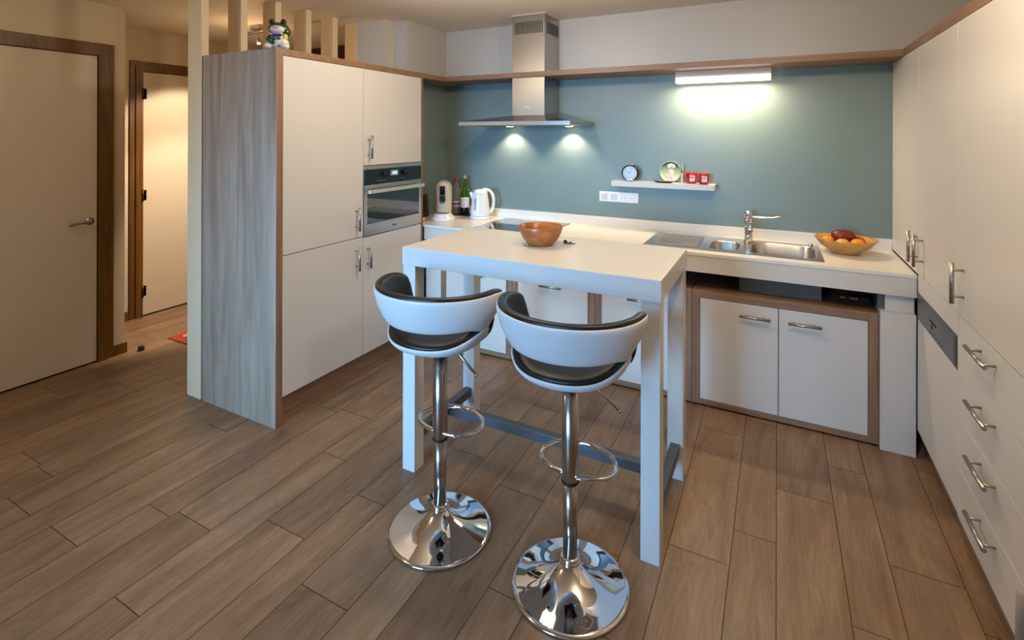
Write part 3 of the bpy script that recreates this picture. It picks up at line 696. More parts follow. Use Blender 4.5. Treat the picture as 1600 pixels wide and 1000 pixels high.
# dark dish with sweets
t = thing('trinket_dish', 'small dark oval dish holding yellow bits, lying before the puppy plate', 'dish', (-0.703, 3.655, ZS))
bm = B(); lathe(bm, [(0, 0.0), (0.045, 0.0), (0.072, 0.010), (0.074, 0.012), (0.070, 0.012), (0.045, 0.004), (0, 0.004)], 40); bmesh.ops.scale(bm, vec=(1, 0.30, 1), verts=bm.verts); obj('dish', bm, mat('dish_dark', (50, 24, 30), 0.2), t, world=False)
bm = B()
for k in range(7): ball(bm, (-0.03 + k*0.011, random.uniform(-0.006, 0.006), 0.012), 0.007, 0.006, 0.005, n=10)
obj('sweets', bm, mat('sweet_yellow', (190, 160, 40), 0.4), t, world=False)
t = thing('taper_candle', 'slim cream stick with a dark band standing right of the puppy plate', 'candle', (-0.588, 3.70, ZS))
bm = B(); bx(bm, -0.007, 0.007, -0.005, 0.005, 0, 0.118, 0.001); cyl(bm, (0, 0, 0.118), (0, 0, 0.135), 0.0012, 6); obj('stick', bm, mat('stick_cream', (200, 186, 160), 0.5), t, world=False)
bm = B(); bx(bm, -0.0075, 0.0075, -0.0055, 0.0055, 0.072, 0.080); bx(bm, -0.0078, 0.0, -0.0057, 0.0, 0.08, 0.112); obj('band', bm, mat('stick_band', (90, 30, 26), 0.5), t, world=False)
# mugs
def mug(loc, label, rz, pa=0):
    t = thing('red_mug', label, 'mug', loc, 'red mugs on the wall shelf', rz)
    bm = B(); lathe(bm, [(0, 0), (0.027, 0), (0.030, 0.003), (0.037, 0.072), (0.036, 0.074), (0.034, 0.072), (0.027, 0.006), (0, 0.005)], 40); b_ = obj('body', bm, RED, t, world=False)
    bm = B(); tube(bm, spline([(-0.031, 0, 0.06), (-0.05, 0, 0.058), (-0.054, 0, 0.038), (-0.046, 0, 0.02), (-0.029, 0, 0.017)], 5), 0.0042, 10); obj('handle', bm, RED, t, world=False)
    bm = B()
    a0, a1 = -PI/2 - 0.55 - pa, -PI/2 + 0.5 - pa; prev = None
    for k in range(9):
        a = a0 + (a1-a0)*k/8; r0 = 0.0306 + 0.02*0.1; q = []
        for z in (0.018, 0.058):
            rr = 0.030 + (z-0.003)/0.069*0.007 + 0.0006; q.append(bm.verts.new((rr*math.cos(a), rr*math.sin(a), z)))
        if prev: bm.faces.new((prev[0], q[0], q[1], prev[1]))
        prev = q
    obj('white_patch', bm, PLASTW, b_, world=False)
    bm = B()
    for k, (a, z, w_, h_) in enumerate(((-2.0, 0.044, 0.07, 0.010), (-1.82, 0.044, 0.06, 0.014), (-1.62, 0.046, 0.08, 0.010), (-1.4, 0.044, 0.06, 0.012), (-1.7, 0.028, 0.20, 0.005))):
        rr = 0.030 + (z-0.003)/0.069*0.007 + 0.0012; a -= pa
        v = [bm.verts.new((rr*math.cos(a+s*w_), rr*math.sin(a+s*w_), z+u*h_/2)) for s, u in ((-1,-1),(1,-1),(1,1),(-1,1))]; bm.faces.new(v)
    obj('patch_marks', bm, RED, b_, world=False)
    return t
mug((-0.524, 3.700, ZS), 'red mug with white patch, the left one on the wall shelf', 0.3)
mug((-0.440, 3.668, ZS), 'red mug with white patch, at the right end of the wall shelf', 0.9, 0.7)

# sockets
t = thing('wall_socket', 'white four-gang switch and socket plate on the blue wall below the shelf', 'socket', (-1.049, 3.7495, 1.12))
obj('frame', box(-1.197, -0.901, 3.741, 3.7495, 1.083, 1.158, 0.002), PLASTW, t)
for k, x in enumerate((-1.160, -1.086)):
    obj('switch', box(x - 0.022, x + 0.022, 3.735, 3.7412, 1.098, 1.143, 0.003), mat('switch_white', (196, 196, 200), 0.3), t)
for k, x in enumerate((-1.012, -0.938)):
    bm = B(); lathe(bm, [(0.021, 0), (0.021, -0.002), (0.019, -0.002), (0.0185, 0)], 32, (x, 3.741, 1.1205), axis=1)
    o = obj('outlet', bm, PLASTW, t)
    bm = B()
    for s in (-0.0095, 0.0095): lathe(bm, [(0, -0.0004), (0.0028, -0.0004), (0.0028, 0)], 12, (x + s, 3.741, 1.1205), axis=1)
    obj('pin_holes', bm, BLACK, o)

# ------------------------------------------------------------------ worktop clutter in the corner
Z9 = ZW + 0.0006
t = thing('coffee_machine', 'champagne and white pod coffee machine in the worktop corner', 'coffee machine', (-2.395, 3.40, Z9), rz=0.50)
bm = B(); P = 44; rings = []
for k, (z, rx, ry, cy) in enumerate(((0.045, 0.062, 0.075, 0.05), (0.06, 0.066, 0.078, 0.05), (0.15, 0.067, 0.080, 0.05), (0.22, 0.069, 0.084, 0.045), (0.26, 0.067, 0.084, 0.042), (0.285, 0.058, 0.076, 0.042), (0.302, 0.040, 0.058, 0.042), (0.311, 0.018, 0.03, 0.042))):
    rings.append([bm.verts.new((x, y + cy, z)) for x, y in se(0, 0, rx, ry, 2.6, P)])
for a, b in zip(rings, rings[1:]):
    for k in range(P): f = bm.faces.new((a[k], a[(k+1)%P], b[(k+1)%P], b[k])); f.smooth = True
bm.faces.new(rings[0]); bm.faces.new(rings[-1]); obj('body', bm, CHAMP, t, world=False)
bm = B(); rings = []
for z, rx, ry in ((0.0, 0.098, 0.115), (0.012, 0.100, 0.118), (0.018, 0.092, 0.110), (0.034, 0.078, 0.098), (0.048, 0.068, 0.088), (0.052, 0.06, 0.08)):
    rings.append([bm.verts.new((x, y, z)) for x, y in se(0, 0, rx, ry, 2.4, P)])
for a, b in zip(rings, rings[1:]):
    for k in range(P): f = bm.faces.new((a[k], a[(k+1)%P], b[(k+1)%P], b[k])); f.smooth = True
bm.faces.new(rings[0]); bm.faces.new(rings[-1]); bb = obj('drip_base', bm, PLASTW, t, world=False, label='white drip base')
bm = B()
for x in (-0.025, 0, 0.025): ball(bm, (x, -0.098, 0.030), 0.008, 0.006, 0.003, n=12)
obj('buttons', bm, mat('button_pale', (200, 204, 214), 0.3), bb, world=False)
bm = B(); bx(bm, -0.022, 0.022, -0.046, -0.01, 0.20, 0.272, 0.004); obj('lever_slot', bm, BLACKG, t, world=False)
bm = B(); bx(bm, -0.022, 0.022, -0.056, -0.01, 0.150, 0.196, 0.006)
for s in (-1, 1): cyl(bm, (s*0.010, -0.040, 0.150), (s*0.010, -0.044, 0.132), 0.006, 10, r1=0.003)
obj('spout', bm, BLACK, t, world=False)
bm = B(); lathe(bm, [(0, 0.0525), (0.050, 0.0525), (0.052, 0.055), (0.048, 0.056), (0, 0.056)], 32, (0, -0.01, 0)); obj('drip_grid', bm, GREYM, t, world=False)
# dark chopping board leaning in the corner
bm = B(); bx(bm, -0.11, 0.11, -0.009, 0.009, 0, 0.185, 0.003); bmesh.ops.rotate(bm, cent=(0, 0, 0), matrix=Matrix.Rotation(-0.10, 3, 'X'), verts=bm.verts)
o = obj('chopping_board', bm, wood('dark_board_wood', (40, 24, 16), (62, 40, 28), (84, 58, 42), 2, 0.5, stretch=12)); o.location = (-2.590, 3.36, Z9 + 0.001); o.rotation_euler = (0, 0, PI/2 )
tag(o, 'dark brown wooden board standing against the corner wall behind the coffee machine', 'chopping board')
bm = B(); bx(bm, -0.05, 0.05, -0.035, 0.035, 0, 0.03, 0.012, 3); o = obj('folded_cloth', bm, mat('cloth_beige', (196, 180, 156), 0.9, bump=0.4, bscale=300)); o.location = (-2.50, 3.215, Z9); o.rotation_euler = (0, 0, 0.2)
tag(o, 'small beige folded cloth beside the oven cabinet on the worktop', 'cloth')
# tray under bottles
o = obj('serving_tray', box(-0.11, 0.11, -0.06, 0.06, 0, 0.008, 0.003), mat('tray_dark', (44, 26, 22), 0.4)); o.location = (-2.395, 3.665, Z9); tag(o, 'thin dark tray under the two bottles', 'tray')
ZTR = Z9 + 0.0085
t = thing('water_bottle', 'clear plastic water bottle with a red cap and purple label', 'bottle', (-2.440, 3.66, ZTR))
bm = B(); lathe(bm, [(0, 0.0), (0.028, 0), (0.034, 0.008), (0.035, 0.05), (0.032, 0.07), (0.035, 0.10), (0.035, 0.17), (0.028, 0.22), (0.015, 0.262), (0.0125, 0.268), (0.0125, 0.286), (0, 0.287)], 36); obj('bottle', bm, GLASSC, t, world=False)
bm = B(); lathe(bm, [(0, 0.276), (0.0165, 0.276), (0.0165, 0.300), (0.014, 0.303), (0, 0.303)], 28); obj('cap', bm, mat('cap_red', (200, 26, 50), 0.4), t, world=False)
bm = B(); lathe(bm, [(0.0354, 0.062), (0.0358, 0.064), (0.0358, 0.108), (0.0354, 0.110)], 36); lb_ = obj('label_wrap', bm, mat('label_lilac', (204, 180, 210), 0.5), t, world=False)
bm = B(); lathe(bm, [(0.0361, 0.078), (0.0362, 0.079), (0.0362, 0.094), (0.0361, 0.095)], 36); obj('label_stripe', bm, mat('label_purple', (112, 44, 140), 0.5), lb_, world=False)
t = thing('wine_bottle', 'green glass wine bottle with white label and cork', 'bottle', (-2.362, 3.675, ZTR))
bm = B(); lathe(bm, [(0, 0.0), (0.034, 0), (0.037, 0.006), (0.037, 0.165), (0.035, 0.185), (0.025, 0.210), (0.0155, 0.228), (0.0135, 0.245), (0.0135, 0.285), (0.0155, 0.287), (0.0155, 0.296), (0.012, 0.298), (0, 0.298)], 40); obj('bottle', bm, GLASSG, t, world=False)
bm = B(); lathe(bm, [(0.036, 0.004), (0.0373, 0.006), (0.0373, 0.054), (0.0365, 0.056)], 32); obj('wine', bm, WINE, t, world=False)
bm = B(); lathe(bm, [(0, 0.299), (0.0095, 0.299), (0.011, 0.322), (0.009, 0.325), (0, 0.326)], 20); obj('cork', bm, mat('cork', (206, 178, 142), 0.8, bump=0.3), t, world=False)
bm = B(); lathe(bm, [(0.0374, 0.058), (0.0378, 0.06), (0.0378, 0.142), (0.0374, 0.144)], 40); lw = obj('paper_label', bm, mat('paper_white', (214, 214, 212), 0.7), t, world=False)
bm = B()
for z, w_ in ((0.125, 0.3), (0.115, 0.42), (0.098, 0.22), (0.082, 0.38), (0.075, 0.3)):
    a0 = -PI/2 + 0.35
    v = [bm.verts.new((0.0382*math.cos(a0+s*w_), 0.0382*math.sin(a0+s*w_), z+u*0.0012)) for s, u in ((-1,-1),(-0.33,-1),(0.33,-1),(1,-1),(1,1),(0.33,1),(-0.33,1),(-1,1))]
    for i in range(3): bm.faces.new((v[i], v[i+1], v[6-i], v[7-i]))
obj('label_print', bm, mat('print_grey', (120, 120, 130), 0.7), lw, world=False)
o = obj('paper_box', box(-0.055, 0.055, -0.010, 0.010, 0, 0.215, 0.002), mat('carton_beige', (170, 160, 128), 0.8)); o.location = (-2.41, 3.7245, Z9 ); tag(o, 'beige carton standing against the wall behind the bottles', 'box')
t = thing('coffee_cup', 'small white cup between the wine bottle and the kettle', 'cup', (-2.265, 3.69, Z9))
bm = B(); lathe(bm, [(0, 0), (0.022, 0), (0.026, 0.004), (0.031, 0.055), (0.029, 0.055), (0.022, 0.006), (0, 0.005)], 32); tube(bm, spline([(0.028, 0, 0.045), (0.042, 0, 0.04), (0.040, 0, 0.02), (0.026, 0, 0.015)], 5), 0.003, 8); obj('cup', bm, mat('cup_glaze', (200, 206, 220), 0.15), t, world=False)
# kettle
t = thing('electric_kettle', 'white plastic electric kettle with its handle to the right', 'kettle', (-2.155, 3.585, Z9), rz=0.45)
bm = B(); lathe(bm, [(0, 0), (0.080, 0), (0.082, 0.006), (0.080, 0.020), (0.072, 0.023), (0, 0.023)], 44); ks = obj('power_base', bm, PLASTW, t, world=False)
bm = B(); lathe(bm, [(0, 0.024), (0.076, 0.024), (0.079, 0.030), (0.078, 0.060), (0.070, 0.140), (0.062, 0.195), (0.060, 0.205)], 48)
kb = obj('body', bm, PLASTW, t, world=False)
bm = B(); lathe(bm, [(0.0605, 0.2055), (0.061, 0.211), (0.052, 0.226), (0.03, 0.236), (0, 0.238)], 44); obj('lid', bm, PLASTW, t, world=False)
bm = B(); pts = [(-0.050, 0, 0.155), (-0.070, 0, 0.190), (-0.082, 0, 0.212)]
tube(bm, pts, 0.020, 16, r1=0.011); obj('spout', bm, PLASTW, t, world=False)
bm = B(); tube(bm, spline([(0.020, 0, 0.232), (0.055, 0, 0.234), (0.090, 0, 0.212), (0.108, 0, 0.165), (0.108, 0, 0.110), (0.095, 0, 0.065), (0.074, 0, 0.050)], 7), 0.0125, 14); obj('handle', bm, PLASTW, t, world=False)
bm = B(); bx(bm, -0.007, 0.007, -0.0785, -0.060, 0.070, 0.170, 0.003); bmesh.ops.rotate(bm, cent=(0, 0, 0), matrix=Matrix.Rotation(-0.5, 3, 'Z'), verts=bm.verts); obj('water_gauge', bm, mat('gauge_grey', (150, 156, 164), 0.2), kb, world=False)
# fruit bowl + fruit
t = thing('fruit_bowl', 'pale bamboo bowl of fruit on the right of the sink', 'bowl', (0.352, 3.535, Z9))
bm = B(); lathe(bm, [(0, 0), (0.062, 0), (0.068, 0.004), (0.120, 0.040), (0.154, 0.080), (0.158, 0.086), (0.152, 0.085), (0.115, 0.046), (0.062, 0.012), (0, 0.010)], 56); obj('bowl', bm, BOWLL, t, world=False)
def fruit(name, loc, r, rz, m_, label, cat):
    t = thing(name, label, cat, loc, 'fruit in the pale bowl')
    bm = B(); ball(bm, (0, 0, 0), r[0], r[1], r[2], n=28, rot=Matrix.Rotation(rz, 4, 'Z'))
    for v in bm.verts:
        d = math.hypot(v.co.x, v.co.y); v.co.z -= 0.10 * max(0, 1 - d / (r[0]*0.45)) * r[2] * (1 if v.co.z > 0 else -1)
    obj('flesh', bm, m_, t, world=False)
    bm = B(); cyl(bm, (0, 0, r[2]*0.86), (0.002, 0, r[2]*0.86 + 0.009), 0.0018, 8); obj('stem', bm, mat('stem_brown', (70, 50, 24), 0.8), t, world=False)
    return t
ORA = mat('apricot_skin', (214, 140, 40), 0.45, vary=0.16, vscale=22); MAN = mat('mango_skin', (110, 34, 24), 0.35, vary=0.3, vscale=14); YEL = mat('yellow_skin', (220, 168, 60), 0.45, vary=0.12, vscale=20)
zf = Z9
fruit('mango', (0.345, 3.560, zf + 0.094), (0.064, 0.042, 0.038), 0.15, MAN, 'dark red mango lying on top of the fruit in the bowl', 'fruit')
fruit('apricot', (0.268, 3.545, zf + 0.060), (0.036, 0.036, 0.033), 0, ORA, 'orange apricot at the left end of the fruit bowl', 'fruit')
fruit('apricot', (0.335, 3.490, zf + 0.056), (0.037, 0.036, 0.033), 0, YEL, 'yellow apricot at the front middle of the fruit bowl', 'fruit')
fruit('apricot', (0.410, 3.515, zf + 0.058), (0.037, 0.036, 0.033), 0, ORA, 'orange apricot at the right front of the fruit bowl', 'fruit')
fruit('apple', (0.420, 3.580, zf + 0.062), (0.036, 0.036, 0.033), 0, mat('apple_skin', (170, 70, 36), 0.35, vary=0.2, vscale=16), 'reddish apple at the back right of the fruit bowl', 'fruit')

# ------------------------------------------------------------------ bar table
t = thing('bar_table', 'white high bar table with deep apron, square legs and grey foot rails', 'table', (-0.975, 2.205, 0))
TX0, TX1, TY0, TY1, TZ = -1.575, -0.375, 1.905, 2.505, 1.05
obj('tabletop', box(TX0, TX1, TY0, TY1, TZ - 0.083, TZ, 0.0015), TABW, t)
for x, y in ((TX0 + 0.004, TY0 + 0.003), (TX1 - 0.074, TY0 + 0.003), (TX0 + 0.004, TY1 - 0.073), (TX1 - 0.074, TY1 - 0.073)):
    obj('leg', box(x, x + 0.070, y, y + 0.070, 0.0, TZ - 0.0835, 0.0015), TABW, t)
for x in (TX0 + 0.019, TX1 - 0.059): obj('foot_rail', box(x, x + 0.04, TY0 + 0.073, TY1 - 0.073, 0.120, 0.165, 0.001), GREYM, t)
obj('foot_rail', box(TX0 + 0.0595, TX1 - 0.0595, 2.205, 2.245, 0.125, 0.170, 0.001), GREYM, t)
t = thing('wooden_bowl', 'round turned brown wooden bowl on the bar table', 'bowl', (-1.018, 2.262, TZ + 0.0005))
bm = B(); lathe(bm, [(0, 0), (0.055, 0), (0.060, 0.004), (0.085, 0.030), (0.101, 0.062), (0.108, 0.090), (0.106, 0.0925), (0.103, 0.090), (0.095, 0.062), (0.078, 0.030), (0.05, 0.010), (0, 0.008)], 64); obj('bowl', bm, BOWLW, t, world=False)
t = thing('key_bunch', 'small dark keys lying behind the wooden bowl', 'keys', (-0.915, 2.335, TZ + 0.0005))
bm = B(); lathe(bm, [(0.010, 0.001), (0.0115, 0.0025), (0.013, 0.001), (0.0115, 0.0)], 24, (0, 0, 0)); obj('ring', bm, CHROME2, t, world=False)
for a in (0.3, 1.3):
    bm = B(); bx(bm, 0.010, 0.045, -0.004, 0.004, 0.0005, 0.0035); bx(bm, 0.008, 0.02, -0.009, 0.009, 0.0005, 0.004, 0.001); bmesh.ops.rotate(bm, cent=(0,0,0), matrix=Matrix.Rotation(a, 3, 'Z'), verts=bm.verts); obj('key', bm, mat('key_dark', (50, 48, 44), 0.3, 0.7), t, world=False)
bm = B(); ball(bm, (-0.008, 0.012, 0.008), 0.010, 0.008, 0.008, n=12); obj('fob', bm, BLACK, t, world=False)

# ------------------------------------------------------------------ bar stools
def smooth01(x): x = max(0, min(1, x)); return x*x*(3-2*x)
TH = math.radians(112)
def band(bm, off0, off1, ztop_add, zin, th_m=TH, N=64, K=20, rt_=0.5, capr=0.17):
    """closed shell between radial offsets off0 (outer) and off1 (inner)"""
    rings = []
    for i in range(N + 1):
        u = -1 + 2*i/N; th = u*th_m; s = abs(u)
        # arms' ends are rounded by narrowing the height there
        e = max(0, (s - (1 - capr)) / capr); sh = math.sqrt(max(0, 1 - e**3)) if e < 1 else 0.0
        sh = max(sh, 0.02)
        zb = 0.858 - 0.030*smooth01((abs(th) - 1.0) / 0.7) + zin
        zt = 0.992 + 0.004*math.cos(th) - 0.012*smooth01((s-0.75)/0.25) + ztop_add
        zc_ = zb + (zt - zb)*0.5; hz = (zt - zb)/2*(0.35 + 0.65*sh) if e > 0 else (zt-zb)/2
        thk = (off0 - off1)
        ring = []
        for k in range(K):
            a = 2*PI*k/K; ca, sa = math.cos(a), math.sin(a)
            pz = math.copysign(abs(sa)**(0.30), sa); pr = math.copysign(abs(ca)**(0.55), ca)
            z = zc_ + hz*pz; v = (z - 0.855)/0.14
            bul = 0.010*math.sin(PI*max(0, min(1, v)))
            ax = 0.211 + 0.052*v + bul; ay = 0.200 + 0.048*v + bul
            thick = thk * (1 if e <= 0 else (0.25 + 0.75*sh))
            o_ = (off0 + off1)/2 + thick/2*pr
            ring.append(bm.verts.new(((ax+o_)*math.sin(th), -(ay+o_)*math.cos(th), z)))
        rings.append(ring)
    for a, b in zip(rings, rings[1:]):
        for k in range(K): f = bm.faces.new((a[k], a[(k+1)%K], b[(k+1)%K], b[k])); f.smooth = True
    bm.faces.new(rings[0]); bm.faces.new(rings[-1])
    return bm
def rim_z(th): return 0.793 + 0.044*abs(math.sin(th))**5 - 0.006*max(0, -math.cos(th))
def seat_loft(bm, prof, N=64):
    rings = []
    for sc, dz, lift in prof:   # scale of the seat outline, height below/above rim, how much of the saddle lift it keeps
        ring = []
        for k in range(N):
            th = 2*PI*k/N
            rz_ = 0.793 + (rim_z(th) - 0.793)*lift
            ring.append(bm.verts.new((0.212*sc*math.sin(th), -0.200*sc*math.cos(th), rz_ + dz)))
        rings.append(ring)
    for a, b in zip(rings, rings[1:]):
        for k in range(N): f = bm.faces.new((a[k], a[(k+1)%N], b[(k+1)%N], b[k])); f.smooth = True
    f = bm.faces.new(rings[0]); f.smooth = True; f = bm.faces.new(rings[-1]); f.smooth = True
    return bm
def make_stool(label, loc):
    t = thing('bar_stool', label, 'bar stool', loc, 'bar stools at the high table')
    bm = B(); prof = [(0.0, 0.003), (0.196, 0.003), (0.2035, 0.004), (0.205, 0.007), (0.2035, 0.011), (0.190, 0.0145), (0.160, 0.021), (0.125, 0.031), (0.095, 0.044), (0.070, 0.058), (0.050, 0.073), (0.038, 0.084), (0.035, 0.088)]
    lathe(bm, prof, 96); obj('base', bm, CHROME, t, world=False, label='flared chrome base')
    bm = B(); lathe(bm, [(0.0, 0.0), (0.20, 0.0), (0.202, 0.003), (0, 0.003)], 64); obj('base_pad', bm, BLACK, t, world=False)
    bm = B(); lathe(bm, [(0.0, 0.088), (0.036, 0.088), (0.038, 0.092), (0.036, 0.097), (0.033, 0.098), (0.034, 0.103), (0.032, 0.108), (0.0, 0.108)], 40); obj('collar', bm, CHROME, t, world=False)
    bm = B(); cyl(bm, (0, 0, 0.1), (0, 0, 0.375), 0.025, 40); obj('lower_column', bm, CHROME2, t, world=False)
    bm = B(); lathe(bm, [(0, 0.368), (0.0285, 0.368), (0.030, 0.372), (0.030, 0.735), (0, 0.735)], 40); obj('upper_column', bm, CHROME2, t, world=False)
    bm = B(); lathe(bm, [(0.0305, 0.364), (0.0315, 0.366), (0.0315, 0.372), (0.0305, 0.374), (0.029, 0.374), (0.029, 0.364)], 40); obj('column_ring', bm, BLACK, t, world=False)
    z = 0.395
    pts = spline([(0.022, -0.012, z), (0.080, 0.000, z), (0.128, 0.030, z), (0.146, 0.085, z), (0.118, 0.150, z), (0.06, 0.186, z), (0, 0.196, z), (-0.06, 0.186, z), (-0.118, 0.150, z), (-0.146, 0.085, z), (-0.128, 0.030, z), (-0.080, 0.000, z), (-0.022, -0.012, z)], 6)
    pts = [Vector((p.x * 0.95, p.y * 0.95, p.z)) for p in pts]
    bm = B(); tube(bm, pts, 0.0085, 14); obj('footrest', bm, CHROME, t, world=False, label='chrome loop footrest')
    bm = B(); tube(bm, [(0.02, 0, 0.744), (0.088, -0.006, 0.726), (0.183, -0.024, 0.668)], 0.0055, 12); ball(bm, (0.183, -0.024, 0.668), 0.0068, n=12); obj('height_lever', bm, CHROME2, t, world=False)
    bm = B(); bx(bm, -0.07, 0.07, -0.07, 0.07, 0.732, 0.745, 0.002); obj('mounting_plate', bm, BLACK, t, world=False)
    # white seat shell
    bm = B(); seat_loft(bm, [(0.30, -0.049, 0), (0.55, -0.047, 0.0), (0.78, -0.038, 0.25), (0.92, -0.024, 0.6), (0.985, -0.010, 0.9), (1.0, -0.002, 1), (0.995, 0.002, 1), (0.975, 0.002, 1), (0.93, -0.006, 1), (0.6, -0.015, 0.4), (0.3, -0.015, 0.1)])
    obj('seat_shell', bm, LEATHW, t, world=False, label='white underside shell of the seat')
    bm = B(); seat_loft(bm, [(0.5, -0.012, 0.2), (0.90, -0.006, 1), (0.965, 0.001, 1), (0.972, 0.006, 1.05), (0.955, 0.012, 1.1), (0.90, 0.018, 1.05), (0.75, 0.018, 0.6), (0.5, 0.016, 0.25), (0.25, 0.015, 0.05), (0.05, 0.015, 0)])
    obj('seat_cushion', bm, LEATHB, t, world=False, label='black seat cushion')
    bm = B(); band(bm, 0.006, -0.010, -0.006, 0.0); bs = obj('backrest_shell', bm, LEATHW, t, world=False, label='white outer shell of the wraparound backrest')
    bm = B(); band(bm, 0.001, -0.036, 0.006, 0.004, th_m=TH*0.995); obj('backrest_pad', bm, LEATHB, t, world=False, label='black inner pad of the backrest')
    for s in (-1, 1):
        bm = B(); tube(bm, spline([(s*0.196, 0.035, 0.815), (s*0.206, 0.040, 0.840), (s*0.212, 0.042, 0.870)], 4), 0.012, 10); obj('arm_bracket', bm, BLACK, t, world=False)
    return t
st = make_stool('black and white tub bar stool with chrome base, left one near the tall cabinets', (-1.197, 1.685, 0))
dup(st, (-0.643, 1.688, 0), label='black and white tub bar stool with chrome base, right one nearest the camera')

# ------------------------------------------------------------------ hall things
t = thing('hall_rug', 'red-edged patterned rug on the hall floor', 'rug', (-3.75, 2.75, 0))
obj('border', box(-4.183, -3.35, 2.274, 3.6, 0.0005, 0.008, 0.002), mat('rug_red', (160, 66, 40), 0.95, bump=0.6, bscale=400), t)
RG = mat('rug_pattern', (90, 50, 36), 0.95); nt = RG.node_tree; tc = nt.nodes.new('ShaderNodeTexCoord'); vo = nt.nodes.new('ShaderNodeTexVoronoi'); vo.inputs['Scale'].default_value = 22; rp = nt.nodes.new('ShaderNodeValToRGB')
rp.color_ramp.interpolation = 'CONSTANT'; e = rp.color_ramp.elements; e[0].color = lin((40, 26, 22)); e[1].position = 0.5; e[1].color = lin((190, 160, 120)); q = rp.color_ramp.elements.new(0.3); q.color = lin((130, 50, 36))
nt.links.new(tc.outputs['Object'], vo.inputs['Vector']); nt.links.new(vo.outputs['Distance'], rp.inputs[0]); nt.links.new(rp.outputs[0], nt.nodes['Principled BSDF'].inputs['Base Color'])
obj('field', box(-4.12, -3.41, 2.336, 3.54, 0.0082, 0.0095), RG, t)
t = thing('door_stop', 'small round brown door stop on the hall floor by the wall end', 'door stop', (-4.12, 2.06, 0))
bm = B(); lathe(bm, [(0, 0.0005), (0.020, 0.0005), (0.021, 0.016), (0.018, 0.018), (0.019, 0.021), (0.021, 0.023), (0.021, 0.030), (0.017, 0.033), (0, 0.033)], 28, (-4.12, 2.06, 0)); obj('stop', bm, mat('stop_brown', (70, 56, 44), 0.4, 0.4), t)
# dark wardrobe at the end of the hall
t = thing('hall_wardrobe', 'dark brown full-height wooden wardrobe at the far end of the hall', 'wardrobe', (-3.8, 4.0, 0))
obj('carcass', box(-4.45, -3.06, 3.82, 4.29, 0, 2.485, 0.003), DARKWOOD, t)
for a in (-4.44, -3.975, -3.51): obj('door', box(a, a + 0.455, 3.80, 3.8195, 0.05, 2.47, 0.002), DARKWOOD, t)
# halogen track in hall
t = thing('track_spotlight', 'wire-style ceiling track with a lit halogen spot between the posts, plus an added fill spot', 'lamp', (-3.85, 2.8, CEIL - 0.09))
bm = B()
for dy in (-0.028, 0.028): tube(bm, [(-4.15, 2.8 + dy, CEIL - 0.055), (-3.55, 2.8 + dy, CEIL - 0.055)], 0.0045, 8)
bx(bm, -3.90, -3.80, 2.765, 2.835, CEIL - 0.04, CEIL - 0.0005, 0.003); obj('rail', bm, HANDLE, t)
for x in (-3.845, -3.60):  # right-hand head, hidden behind a post, is added to carry the fill spot
    bm = B(); tube(bm, [(x, 2.8, CEIL - 0.05), (x + 0.006, 2.8, CEIL - 0.12)], 0.004, 8); obj('stem', bm, HANDLE, t)
    bm = B(); lathe(bm, [(0.0, 2.372), (0.012, 2.37), (0.028, 2.345), (0.030, 2.340), (0.026, 2.340), (0.01, 2.362), (0, 2.364)], 28, (x + 0.006, 2.8, 0)); hs = obj('head', bm, CHROME2, t)
    bm = B(); ball(bm, (x + 0.006, 2.8, 2.344), 0.013); obj('bulb', bm, BULB, t)
spot('hall_spot_light', (-3.84, 2.80, 2.325), (-4.886, 2.80, 0.90), 120, (1.0, 0.78, 0.56), 76, 0.3, 0.03)
spot('hall_spot_light', (-3.594, 2.80, 2.325), (-4.886, 2.75, 0.20), 115, (1.0, 0.82, 0.66), 62, 0.5, 0.03)  # added fill for the lower part of the hall door
point('hall_spot_glow', (-3.84, 2.72, 2.20), 4, (1.0, 0.62, 0.30), 0.04)
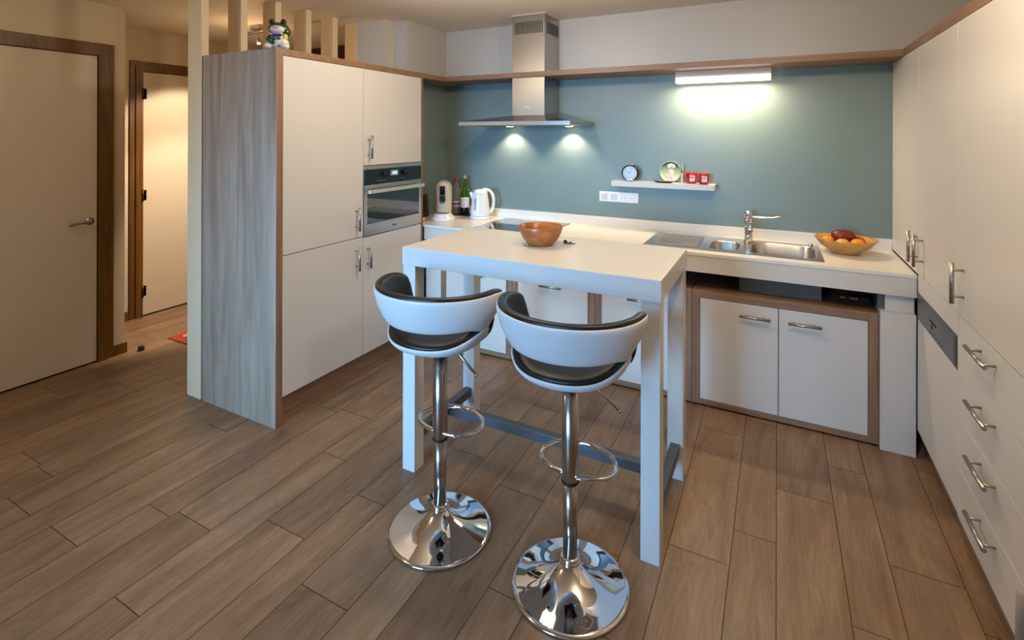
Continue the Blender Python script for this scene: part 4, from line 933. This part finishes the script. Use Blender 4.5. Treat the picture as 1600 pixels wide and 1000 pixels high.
# ceiling lamps over the room
CO = mat('lamp_glass_white', (250, 240, 220), 0.4, emit=(1.0, 0.8, 0.55), estr=4)
cl = None
labs = ['round frosted ceiling lamp above the bar table', 'added unseen round ceiling lamp left of the camera, lighting the left door', 'round frosted ceiling lamp nearest above the camera']
for (x, y), lb2 in zip(CEIL_LAMPS, labs):
    if cl is None:
        cl = thing('ceiling_lamp', lb2, 'lamp', (x, y, CEIL - 0.06), 'round ceiling lamps')
        bm = B(); lathe(bm, [(0, 0.0595), (0.07, 0.0595), (0.07, 0.035), (0, 0.035)], 36); obj('rose', bm, CHROME2, cl, world=False)
        bm = B(); lathe(bm, [(0.065, 0.0345), (0.055, 0.005), (0.03, -0.006), (0, -0.008)], 36); obj('shade', bm, CO, cl, world=False)
    else: dup(cl, (x, y, CEIL - 0.06), label=lb2)

# metal chair whose rounded back corner shows at the lower right
t = thing('metal_chair', 'grey metal chair, only its rounded back corner showing at the lower right corner', 'chair', (0.60, 1.16, 0))
cx, cy = 0.625, 1.30
bm = B(); pts = [(cx-0.21, cy, 0.0), (cx-0.21, cy, 0.66), (cx-0.20, cy, 0.71), (cx-0.165, cy, 0.745), (cx-0.12, cy, 0.755), (cx+0.12, cy, 0.755), (cx+0.165, cy, 0.745), (cx+0.20, cy, 0.71), (cx+0.21, cy, 0.66), (cx+0.21, cy, 0.0)]
tube(bm, spline(pts, 4), 0.0125, 12); obj('back_frame', bm, mat('chair_back_grey', (150, 140, 128), 0.45), t)
obj('backrest', box(cx-0.185, cx+0.185, cy-0.006, cy+0.006, 0.52, 0.73, 0.003), mat('chair_back_grey', (140, 132, 124), 0.5), t)
obj('seat', box(cx-0.20, cx+0.20, cy-0.40, cy-0.015, 0.44, 0.465, 0.008), mat('chair_back_grey', (140, 132, 124)), t)
for s in (-1, 1):
    bm = B(); tube(bm, [(cx+s*0.19, cy-0.38, 0.0), (cx+s*0.19, cy-0.38, 0.44)], 0.0115, 12); obj('leg', bm, CHROME2, t)
